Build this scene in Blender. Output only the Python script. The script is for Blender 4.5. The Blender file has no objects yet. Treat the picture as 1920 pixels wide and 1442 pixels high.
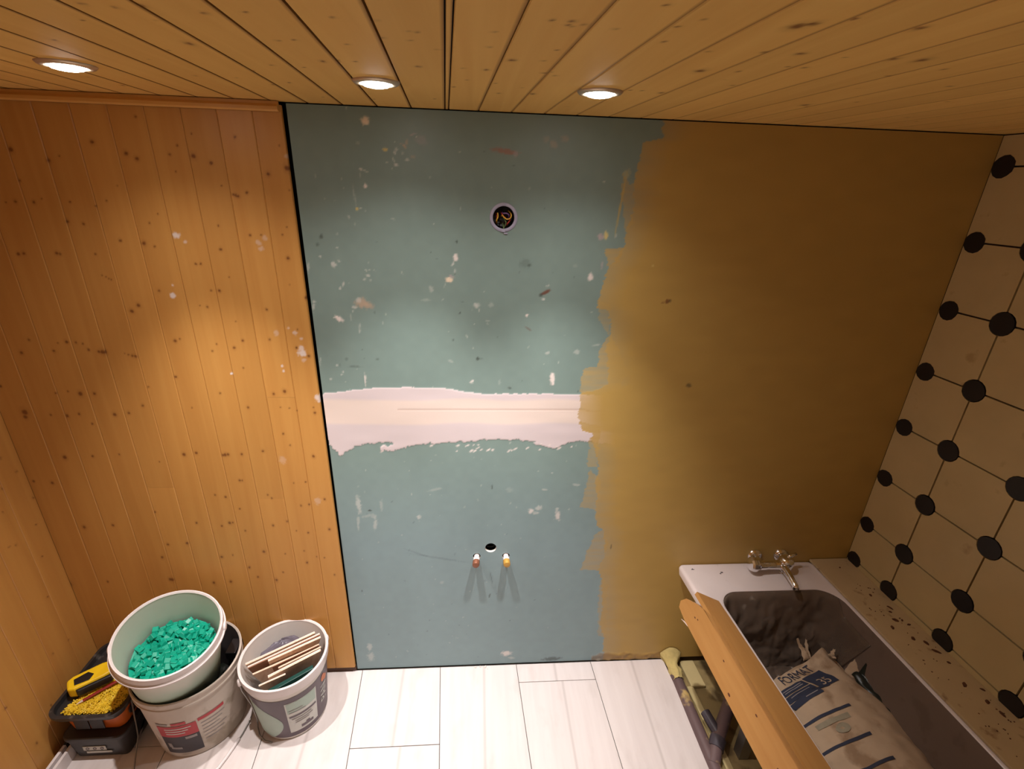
import bpy, bmesh, math, random
import numpy as np
from mathutils import Vector, Matrix, noise as mnoise

S = bpy.context.scene
COL = S.collection
T = 0.0613                      # the side walls are not square to the back wall: x drift per metre towards the viewer
XR, XL, H, DEPTH = 2.2097, -1.077, 2.3, 2.6
random.seed(7)

# ------------------------------------------------------------------ camera, world, exposure
cam_d = bpy.data.cameras.new('camera'); cam = bpy.data.objects.new('camera', cam_d); COL.objects.link(cam)
cam_d.sensor_width = 36; cam_d.lens = 17.0601; cam_d.clip_start = 0.02
Rt = Vector((0.99735506, -0.06535548, 0.03180472)); Up = Vector((-0.00448911, 0.38135464, 0.92441792)); Bk = Vector((-0.07254466, -0.92211567, 0.38005259))
cam.matrix_world = Matrix(((Rt.x, Up.x, Bk.x, 0.54543628), (Rt.y, Up.y, Bk.y, -1.61978802), (Rt.z, Up.z, Bk.z, 2.10189173), (0, 0, 0, 1)))
S.camera = cam
W = bpy.data.worlds.new('world'); S.world = W; W.use_nodes = True
W.node_tree.nodes['Background'].inputs[0].default_value = (0.02, 0.018, 0.016, 1)
W.node_tree.nodes['Background'].inputs[1].default_value = 0.3
S.view_settings.view_transform = 'Standard'; S.view_settings.look = 'None'
S.view_settings.exposure = 0.0; S.view_settings.gamma = 1.0; S.view_settings.use_curve_mapping = False
SPOTS = [(-0.287, -0.406), (0.325, -0.380), (0.816, -0.389)]
SPOT_COL = (1.0, 0.935, 0.905)
BEAMS = [(103.0, 1.30), (16.0, 2.34)]     # (watts, cone): the hot beam of each downlight and its wide spill

for x, y in ((-.15, -1.95), (.85, -1.95)):                     # fill spots added behind the viewer to raise the ambient light
    for watts, cone in BEAMS:
        ld = bpy.data.lights.new('rear_fill_spot', 'SPOT'); ld.energy = watts*.26; ld.color = SPOT_COL; ld.spot_size = cone; ld.spot_blend = 1.0; ld.shadow_soft_size = .026
        lo = bpy.data.objects.new('rear_fill_spot', ld); COL.objects.link(lo); lo.location = (x, y, 2.28)

# ------------------------------------------------------------------ helpers
def lin(r, g, b):
    f = lambda c: (c/255/12.92 if c/255 <= 0.04045 else ((c/255+0.055)/1.055)**2.4)
    return (f(r), f(g), f(b))

class MB:
    def __init__(s): s.v = []; s.f = []
    def add(s, vs, fs):
        o = len(s.v); s.v += [tuple(p) for p in vs]; s.f += [tuple(i+o for i in f) for f in fs]; return s
    def box(s, x0, x1, y0, y1, z0, z1, fn=None):
        vs = [(x, y, z) for z in (z0, z1) for y in (y0, y1) for x in (x0, x1)]
        if fn: vs = [fn(*p) for p in vs]
        return s.add(vs, [(0, 2, 3, 1), (4, 5, 7, 6), (0, 1, 5, 4), (2, 6, 7, 3), (0, 4, 6, 2), (1, 3, 7, 5)])
    def grid(s, fn, nu, nv, wrap=False):
        vs = [fn(i/nu, j/nv) for j in range(nv+1) for i in range(nu+(0 if wrap else 1))]
        n = nu if wrap else nu+1
        fs = []
        for j in range(nv):
            for i in range(nu):
                k = (i+1) % n
                fs.append((j*n+i, j*n+k, (j+1)*n+k, (j+1)*n+i))
        return s.add(vs, fs)
    def loops(s, loops, cap0=False, cap1=False):
        n = len(loops[0]); vs = [p for l in loops for p in l]; fs = []
        for j in range(len(loops)-1):
            for i in range(n):
                k = (i+1) % n; fs.append((j*n+i, j*n+k, (j+1)*n+k, (j+1)*n+i))
        if cap0: fs.append(tuple(reversed(range(n))))
        if cap1: fs.append(tuple((len(loops)-1)*n+i for i in range(n)))
        return s.add(vs, fs)
    def lathe(s, prof, n=48, fn=None, cap0=False, cap1=False):
        L = []
        for r, z in prof:
            l = [(r*math.cos(2*math.pi*i/n), r*math.sin(2*math.pi*i/n), z) for i in range(n)]
            L.append([fn(*p) for p in l] if fn else l)
        return s.loops(L, cap0, cap1)
    def tube(s, pts, r, n=10, caps=True):
        pts = [Vector(p) for p in pts]; rs = r if isinstance(r, (list, tuple)) else [r]*len(pts)
        L = []; ref = None
        for i, p in enumerate(pts):
            d = (pts[min(i+1, len(pts)-1)] - pts[max(i-1, 0)]).normalized()
            if ref is None: ref = d.orthogonal().normalized()
            ref = (ref - d*ref.dot(d)).normalized(); b = d.cross(ref)
            L.append([p + rs[i]*(ref*math.cos(2*math.pi*k/n)+b*math.sin(2*math.pi*k/n)) for k in range(n)])
        return s.loops(L, caps, caps)
    def prism(s, poly, fa, fb):
        n = len(poly); a = [fa(*p) for p in poly]; b = [fb(*p) for p in poly]
        fs = [tuple(range(n)), tuple(reversed(range(n, 2*n)))] + [(i, i+n, (i+1) % n+n, (i+1) % n) for i in range(n)]
        return s.add(a+b, fs)

def mesh(name, mb):
    me = bpy.data.meshes.new(name); me.from_pydata([tuple(p) for p in mb.v], [], mb.f); me.update()
    bm = bmesh.new(); bm.from_mesh(me); bmesh.ops.recalc_face_normals(bm, faces=bm.faces); bm.to_mesh(me); bm.free()
    return me
def obj(name, mb, mat, parent=None, smooth=False, bevel=0, loc=None, angle=None):
    me = mb if isinstance(mb, bpy.types.Mesh) else mesh(name, mb)
    if mat and not me.materials: me.materials.append(mat)
    if smooth:
        me.shade_smooth()
        if angle: me.set_sharp_from_angle(angle=math.radians(angle))
    o = bpy.data.objects.new(name, me); COL.objects.link(o)
    if parent: o.parent = parent
    if loc: o.location = loc
    if bevel:
        m = o.modifiers.new('bevel', 'BEVEL'); m.width = bevel; m.segments = 2; m.limit_method = 'ANGLE'
    return o
def empty(name, loc=(0, 0, 0), rz=0):
    o = bpy.data.objects.new(name, None); COL.objects.link(o); o.location = loc; o.rotation_euler.z = rz; o.empty_display_size = .05
    return o
def tag(o, label, cat, group=None, kind=None):
    o['label'] = label
    if cat: o['category'] = cat
    if group: o['group'] = group
    if kind: o['kind'] = kind
    return o
def struct(o, label=None):
    o['kind'] = 'structure'
    if label: o['label'] = label
    return o
def copy_tree(o, parent=None):
    c = o.copy(); COL.objects.link(c)
    if parent: c.parent = parent
    for ch in list(o.children): copy_tree(ch, c)
    return c
def text_mesh(body, size):
    cu = bpy.data.curves.new('t', 'FONT'); cu.body = body; cu.size = size; cu.resolution_u = 3
    o = bpy.data.objects.new('t', cu); COL.objects.link(o)
    dg = bpy.context.evaluated_depsgraph_get(); dg.update()
    me = bpy.data.meshes.new_from_object(o.evaluated_get(dg)); bpy.data.objects.remove(o)
    bm = bmesh.new(); bm.from_mesh(me); bmesh.ops.triangulate(bm, faces=bm.faces)
    bmesh.ops.subdivide_edges(bm, edges=[e for e in bm.edges if e.calc_length() > size*.12], cuts=2, use_grid_fill=True); bmesh.ops.triangulate(bm, faces=bm.faces)
    mb = MB(); mb.v = [tuple(v.co) for v in bm.verts]; mb.f = [tuple(v.index for v in f.verts) for f in bm.faces]; bm.free()
    return mb

# materials -----------------------------------------------------------
def new_mat(name):
    m = bpy.data.materials.new(name); m.use_nodes = True
    return m, m.node_tree.nodes, m.node_tree.links, m.node_tree.nodes['Principled BSDF']
def P(name, col, rough=.5, metal=0, var=.08, scale=30, bump=0, bscale=200, alpha=1, trans=0, sss=0, emit=None, spec=.5, dirt=None):
    m, N, L, b = new_mat(name)
    tc = N.new('ShaderNodeTexCoord'); no = N.new('ShaderNodeTexNoise'); no.inputs['Scale'].default_value = scale; no.inputs['Detail'].default_value = 4
    L.new(tc.outputs['Object'], no.inputs['Vector'])
    mx = N.new('ShaderNodeMix'); mx.data_type = 'RGBA'
    mx.inputs[6].default_value = (*[c*(1-var) for c in col], 1); mx.inputs[7].default_value = (*[min(1, c*(1+var)) for c in col], 1)
    L.new(no.outputs['Fac'], mx.inputs[0]); out = mx.outputs[2]
    if dirt:                                   # (colour, scale, threshold, amount)
        n2 = N.new('ShaderNodeTexNoise'); n2.inputs['Scale'].default_value = dirt[1]; n2.inputs['Detail'].default_value = 6
        L.new(tc.outputs['Object'], n2.inputs['Vector'])
        r = N.new('ShaderNodeMapRange'); r.inputs[1].default_value = dirt[2]; r.inputs[2].default_value = dirt[2]+.1; r.inputs[4].default_value = dirt[3]
        L.new(n2.outputs['Fac'], r.inputs[0])
        m2 = N.new('ShaderNodeMix'); m2.data_type = 'RGBA'; m2.inputs[7].default_value = (*dirt[0], 1)
        L.new(out, m2.inputs[6]); L.new(r.outputs[0], m2.inputs[0]); out = m2.outputs[2]
    L.new(out, b.inputs['Base Color'])
    b.inputs['Roughness'].default_value = rough; b.inputs['Metallic'].default_value = metal; b.inputs['Alpha'].default_value = alpha
    b.inputs['Specular IOR Level'].default_value = spec
    if trans: b.inputs['Transmission Weight'].default_value = trans
    if sss: b.inputs['Subsurface Weight'].default_value = sss; b.inputs['Subsurface Radius'].default_value = (.01, .01, .01)
    if emit: b.inputs['Emission Color'].default_value = (*emit[0], 1); b.inputs['Emission Strength'].default_value = emit[1]
    if bump:
        n3 = N.new('ShaderNodeTexNoise'); n3.inputs['Scale'].default_value = bscale; n3.inputs['Detail'].default_value = 3
        L.new(tc.outputs['Object'], n3.inputs['Vector']); bp = N.new('ShaderNodeBump'); bp.inputs['Strength'].default_value = bump; bp.inputs['Distance'].default_value = .002
        L.new(n3.outputs['Fac'], bp.inputs['Height']); L.new(bp.outputs['Normal'], b.inputs['Normal'])
    return m
def wood(name, light, dark, stretch, rough=.42, attr=True, rings=.35, spec=.4):
    """pine: long fine grain along one axis, a tint per board, knots (attribute red) and filler splashes (green)"""
    m, N, L, b = new_mat(name)
    tc = N.new('ShaderNodeTexCoord'); oi = N.new('ShaderNodeObjectInfo')
    ml = N.new('ShaderNodeVectorMath'); ml.operation = 'MULTIPLY_ADD'
    co = N.new('ShaderNodeCombineXYZ')
    for i in range(3): L.new(oi.outputs['Random'], co.inputs[i])
    ml.inputs[1].default_value = (7.3, 9.1, 5.7); L.new(co.outputs[0], ml.inputs[0]); L.new(tc.outputs['Object'], ml.inputs[2])
    mp = N.new('ShaderNodeMapping'); mp.inputs['Scale'].default_value = stretch; L.new(ml.outputs[0], mp.inputs['Vector'])
    no = N.new('ShaderNodeTexNoise'); no.inputs['Scale'].default_value = 1; no.inputs['Detail'].default_value = 5; no.inputs['Distortion'].default_value = .6
    L.new(mp.outputs[0], no.inputs['Vector'])
    cr = N.new('ShaderNodeMapRange'); cr.inputs[1].default_value = .32; cr.inputs[2].default_value = .72; L.new(no.outputs['Fac'], cr.inputs[0])
    mx = N.new('ShaderNodeMix'); mx.data_type = 'RGBA'; mx.inputs[6].default_value = (*light, 1)
    mx.inputs[7].default_value = (*[l+(d-l)*rings for l, d in zip(light, dark)], 1); L.new(cr.outputs[0], mx.inputs[0])
    hs = N.new('ShaderNodeHueSaturation'); vr = N.new('ShaderNodeMapRange'); vr.inputs[3].default_value = .95; vr.inputs[4].default_value = 1.05
    L.new(oi.outputs['Random'], vr.inputs[0]); L.new(vr.outputs[0], hs.inputs['Value']); L.new(mx.outputs[2], hs.inputs['Color'])
    out = hs.outputs[0]
    if attr:
        at = N.new('ShaderNodeVertexColor'); at.layer_name = 'Col'; sp = N.new('ShaderNodeSeparateColor'); L.new(at.outputs['Color'], sp.inputs[0])
        k = N.new('ShaderNodeMix'); k.data_type = 'RGBA'; k.inputs[7].default_value = (*lin(104, 54, 26), 1); L.new(sp.outputs[0], k.inputs[0]); L.new(out, k.inputs[6])
        w = N.new('ShaderNodeMix'); w.data_type = 'RGBA'; w.inputs[7].default_value = (*lin(225, 212, 205), 1); L.new(sp.outputs[1], w.inputs[0]); L.new(k.outputs[2], w.inputs[6])
        out = w.outputs[2]
    L.new(out, b.inputs['Base Color']); b.inputs['Roughness'].default_value = rough; b.inputs['Specular IOR Level'].default_value = spec
    bp = N.new('ShaderNodeBump'); bp.inputs['Strength'].default_value = .12; bp.inputs['Distance'].default_value = .001
    L.new(no.outputs['Fac'], bp.inputs['Height']); L.new(bp.outputs[0], b.inputs['Normal'])
    return m
def attr_mat(name, rough, bump=.05, bscale=350, spec=.4):
    m, N, L, b = new_mat(name)
    at = N.new('ShaderNodeVertexColor'); at.layer_name = 'Col'; L.new(at.outputs['Color'], b.inputs['Base Color'])
    b.inputs['Roughness'].default_value = rough; b.inputs['Specular IOR Level'].default_value = spec
    tc = N.new('ShaderNodeTexCoord'); n3 = N.new('ShaderNodeTexNoise'); n3.inputs['Scale'].default_value = bscale; L.new(tc.outputs['Object'], n3.inputs['Vector'])
    bp = N.new('ShaderNodeBump'); bp.inputs['Strength'].default_value = bump; bp.inputs['Distance'].default_value = .002
    L.new(n3.outputs['Fac'], bp.inputs['Height']); L.new(bp.outputs[0], b.inputs['Normal'])
    return m
def set_col(me, cols):
    a = me.color_attributes.new('Col', 'FLOAT_COLOR', 'POINT'); a.data.foreach_set('color', np.ascontiguousarray(cols, dtype=np.float32).ravel())
def vnoise(x, z, sc, seed):
    rng = np.random.RandomState(seed); g = rng.rand(64, 64)
    u = x*sc; w = z*sc; i = np.floor(u).astype(int); j = np.floor(w).astype(int); fu = u-i; fw = w-j
    fu = fu*fu*(3-2*fu); fw = fw*fw*(3-2*fw); q = lambda a, b: g[a % 64, b % 64]
    return (q(i, j)*(1-fu)+q(i+1, j)*fu)*(1-fw)+(q(i, j+1)*(1-fu)+q(i+1, j+1)*fu)*fw
def inpoly(x, z, poly):
    r = np.zeros(x.shape, bool); n = len(poly)
    for i in range(n):
        x0, z0 = poly[i]; x1, z1 = poly[(i+1) % n]
        if z0 == z1: continue
        c = ((z0 > z) != (z1 > z)) & (x < (x1-x0)*(z-z0)/(z1-z0)+x0)
        r ^= c
    return r
def blob(x, z, cx, cz, rx, rz, ang=0, ragged=.5, seed=0, soft=.35):
    a = math.radians(ang); dx = x-cx; dz = z-cz
    u = (dx*math.cos(a)-dz*math.sin(a))/rx; w = (dx*math.sin(a)+dz*math.cos(a))/rz
    d = np.sqrt(u*u+w*w)+ragged*(vnoise(x+seed*.37, z, 170, seed+3)-.5)
    return np.clip((1+soft-d)/(2*soft), 0, 1)
def TD(x, d, z): return (x+T*d, -d, z)                       # a point of the skewed room: x at the back wall, d = distance from it
def RW(d, z, off=0): return (XR+T*d-off, -d, z)
def fbm(p, o=4): return mnoise.fractal(Vector(p), .9, 2.0, o, noise_basis='PERLIN_ORIGINAL')
KNOTS= [(-0.543,2.177,0.007,0.0065),(-0.458,2.15,0.0071,0.0066),(-0.432,2.138,0.0065,0.0061),(-0.339,2.152,0.0042,0.0039),(-0.674,2.125,0.0064,0.006),(-0.642,2.138,0.0032,0.0029),(-0.77,2.069,0.0042,0.0039),(-0.827,2.008,0.0033,0.0031),(-0.8,2.011,0.0051,0.005),(-0.75,2.011,0.0055,0.0053),(-0.725,2.021,0.0026,0.0025),(-0.649,2.015,0.004,0.0038),(-0.58,2.005,0.0033,0.0032),(-0.673,1.959,0.0061,0.0058),(-0.629,1.954,0.0047,0.0045),(-0.537,1.908,0.0049,0.0048),(-0.47,1.901,0.0069,0.0069),(-0.441,1.893,0.0038,0.0038),(-0.41,1.988,0.0027,0.0026),(-0.44,1.961,0.0034,0.0033),(-0.842,1.861,0.0054,0.0053),(-0.826,1.863,0.0048,0.0047),(-0.731,1.866,0.0055,0.0055),(-0.722,1.864,0.0048,0.0048),(-0.766,2.15,0.0078,0.0072),(-0.409,2.245,0.0038,0.0035),(-0.332,2.107,0.003,0.0028),(-0.313,2.176,0.0036,0.0033),(-0.62,1.866,0.0038,0.0037),(-0.546,2.021,0.0033,0.0032),(-0.505,2.064,0.0026,0.0025),(-0.274,2.15,0.0079,0.0074),(-0.228,2.133,0.006,0.0056),(-0.149,2.204,0.0046,0.0043),(-0.071,2.109,0.0068,0.0064),(-0.014,2.127,0.0092,0.0086),(-0.141,2.056,0.0049,0.0046),(-0.241,1.959,0.0035,0.0034),(-0.152,1.933,0.0043,0.0042),(-0.119,1.935,0.0032,0.0031),(-0.055,1.937,0.0032,0.0031),(-0.038,1.96,0.0029,0.0027),(-0.048,1.867,0.0058,0.0058),(-0.247,1.889,0.0057,0.0056),(-0.332,1.843,0.0036,0.0036),(-0.027,2.186,0.0027,0.0025),(-0.174,2.047,0.0055,0.0052),(-0.181,2.049,0.0041,0.0039),(-0.168,2.045,0.0049,0.0046),(-0.339,2.152,0.0036,0.0034),(-0.312,2.176,0.0033,0.003),(-0.21,2.073,0.0024,0.0022),(-0.267,2.208,0.0026,0.0024),(-0.016,2.067,0.0021,0.002),(-0.315,1.845,0.0032,0.0032),(-0.534,1.709,0.0069,0.007),(-0.559,1.689,0.0069,0.0072),(-0.46,1.756,0.0047,0.0048),(-0.937,1.545,0.0065,0.0069),(-0.9,1.589,0.0047,0.0049),(-0.836,1.552,0.0048,0.005),(-0.787,1.583,0.0058,0.0061),(-0.727,1.557,0.0048,0.0051),(-0.686,1.55,0.0081,0.0087),(-0.677,1.55,0.0075,0.008),(-0.697,1.551,0.0052,0.0055),(-0.595,1.537,0.0053,0.0056),(-0.586,1.536,0.006,0.0064),(-0.607,1.541,0.0034,0.0036),(-0.617,1.546,0.0026,0.0028),(-0.798,1.399,0.0084,0.0092),(-0.753,1.4,0.0057,0.0063),(-0.997,1.33,0.0115,0.0127),(-0.865,1.316,0.0061,0.007),(-0.917,1.32,0.0042,0.0047),(-0.824,1.323,0.0047,0.0051),(-0.708,1.321,0.007,0.0079),(-0.66,1.327,0.0055,0.0062),(-0.607,1.355,0.0052,0.0057),(-0.572,1.426,0.0034,0.0039),(-0.448,1.591,0.0056,0.006),(-0.432,1.598,0.0038,0.0039),(-0.835,1.408,0.0034,0.0038),(-0.474,1.463,0.0051,0.0055),(-0.608,1.797,0.0025,0.0025),(-0.601,1.792,0.0028,0.0028),(-0.619,1.802,0.0025,0.0024),(-0.595,1.789,0.0025,0.0025),(-0.759,1.582,0.0044,0.0046),(-0.739,1.578,0.0033,0.0035),(-0.815,1.579,0.0029,0.0031),(-0.876,1.401,0.0038,0.0041),(-1.041,1.426,0.0044,0.0049),(-0.33,1.842,0.0039,0.004),(-0.316,1.843,0.0039,0.0039),(-0.276,1.76,0.0052,0.0052),(-0.301,1.76,0.0033,0.0034),(-0.323,1.707,0.0041,0.0042),(-0.345,1.711,0.0025,0.0027),(-0.238,1.804,0.0022,0.0022),(-0.008,1.742,0.006,0.0062),(-0.139,1.701,0.0046,0.0047),(-0.447,1.591,0.0053,0.0056),(-0.432,1.598,0.0034,0.0035),(-0.232,1.594,0.005,0.0053),(-0.264,1.569,0.0054,0.0058),(-0.145,1.599,0.0043,0.0045),(-0.062,1.571,0.0047,0.0051),(-0.025,1.542,0.0055,0.0059),(-0.337,1.557,0.0038,0.0041),(-0.243,1.66,0.0026,0.0028),(-0.162,1.401,0.0056,0.0063),(-0.124,1.411,0.0074,0.008),(-0.341,1.403,0.004,0.0044),(-0.257,1.349,0.0049,0.0055),(-0.031,1.328,0.005,0.0055),(-0.146,1.349,0.0029,0.0032),(-0.091,1.336,0.0025,0.0027),(-0.05,1.635,0.0031,0.0033),(-0.318,1.581,0.0031,0.0032),(-0.476,1.463,0.005,0.0055),(-0.247,1.497,0.0032,0.0034),(-0.055,1.783,0.0022,0.0023),(-0.446,1.347,0.0028,0.0031),(-0.033,1.349,0.0029,0.0033),(-0.116,1.346,0.0029,0.0033),(-0.922,1.151,0.0079,0.0091),(-0.827,1.155,0.0052,0.0061),(-0.997,1.044,0.0066,0.0075),(-0.944,0.844,0.007,0.0085),(-0.839,0.851,0.0057,0.0068),(-0.672,0.91,0.0044,0.0052),(-0.932,0.574,0.005,0.0064),(-0.691,0.578,0.0074,0.0097),(-1.079,0.564,0.0115,0.0149),(-0.696,0.692,0.0063,0.008),(-1.058,1.052,0.0045,0.0051),(-1.114,1.094,0.0048,0.0055),(-0.735,1.162,0.0037,0.0042),(-0.605,1.13,0.0029,0.0034),(-0.66,0.755,0.0053,0.0067),(-1.001,1.312,0.0077,0.0084),(-0.792,1.285,0.0039,0.0044),(-0.513,1.16,0.0067,0.0076),(-0.469,1.166,0.0058,0.0067),(-0.37,1.158,0.0067,0.0079),(-0.359,1.159,0.0055,0.0063),(-0.378,1.156,0.005,0.0058),(-0.311,1.16,0.005,0.0059),(-0.234,1.172,0.005,0.006),(-0.152,1.244,0.0042,0.0049),(-0.134,1.196,0.0038,0.0045),(-0.057,1.149,0.0061,0.0072),(-0.338,1.047,0.0052,0.0061),(-0.329,1.047,0.0038,0.0047),(-0.402,0.974,0.0048,0.0058),(-0.247,0.981,0.0039,0.0048),(-0.143,1.033,0.003,0.0037),(-0.099,1.038,0.0035,0.0042),(-0.13,0.93,0.004,0.0049),(-0.098,0.935,0.0044,0.0055),(-0.039,0.958,0.005,0.006),(-0.248,0.838,0.005,0.0063),(-0.192,0.856,0.0041,0.0052),(-0.532,0.856,0.0052,0.0066),(-0.409,0.853,0.0063,0.0078),(-0.397,0.855,0.0041,0.005),(-0.357,0.815,0.0041,0.005),(-0.441,0.84,0.0041,0.005),(-0.119,0.8,0.0046,0.0058),(-0.037,0.815,0.0055,0.0069),(-0.163,0.811,0.0032,0.004),(-0.303,0.71,0.0065,0.0082),(-0.47,0.688,0.0059,0.0076),(-0.373,0.631,0.006,0.008),(-0.142,0.65,0.0052,0.0067),(-0.347,0.58,0.0048,0.0062),(-0.276,0.562,0.0068,0.0087),(-0.244,0.602,0.0039,0.005),(-0.526,0.555,0.0066,0.0088),(-0.458,0.559,0.0066,0.0086),(-0.683,0.577,0.0079,0.0103),(-0.222,0.697,0.0033,0.0041),(-0.041,0.582,0.0043,0.0058),(-0.004,0.601,0.0039,0.005),(-0.003,0.541,0.0058,0.0078),(-0.587,0.759,0.0063,0.0079),(-0.426,0.696,0.0036,0.0047),(-0.36,0.919,0.0036,0.0043),(-0.234,0.966,0.004,0.0048),(-0.146,0.71,0.0033,0.0041),(-0.439,0.984,0.0039,0.0047),(-0.071,0.673,0.0028,0.0037),(-0.1,0.68,0.0028,0.0037)]
SPLASH= [(-0.37,1.928,0.0085,0.0081,0.9),(-0.349,1.909,0.0049,0.0048,0.5),(-0.131,1.912,0.0079,0.0077,0.35),(-0.125,1.894,0.0072,0.0071,0.35),(-0.108,1.926,0.0077,0.0077,0.3),(-0.011,2.158,0.0061,0.0056,0.35),(-0.422,1.742,0.0073,0.0074,0.9),(-0.415,1.775,0.0036,0.0037,0.8),(-0.046,1.552,0.0117,0.0125,0.85),(-0.046,1.569,0.0086,0.0091,0.7),(-0.06,1.623,0.007,0.0073,0.5),(-0.041,1.603,0.0047,0.0049,0.5),(-0.043,1.527,0.0071,0.0076,0.35),(-0.119,1.505,0.004,0.0043,0.8),(-0.116,1.488,0.0044,0.0047,0.7),(-0.29,1.476,0.004,0.0043,0.95),(-0.009,1.383,0.0123,0.0135,0.8),(-0.018,1.39,0.0074,0.0081,0.7),(0.0,1.374,0.0082,0.0092,0.8),(-0.079,1.639,0.0038,0.0041,0.4),(-0.121,1.622,0.0084,0.0089,0.3),(-0.066,0.95,0.0115,0.0143,0.25),(-0.17,1.135,0.0128,0.0149,0.2)]
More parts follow.
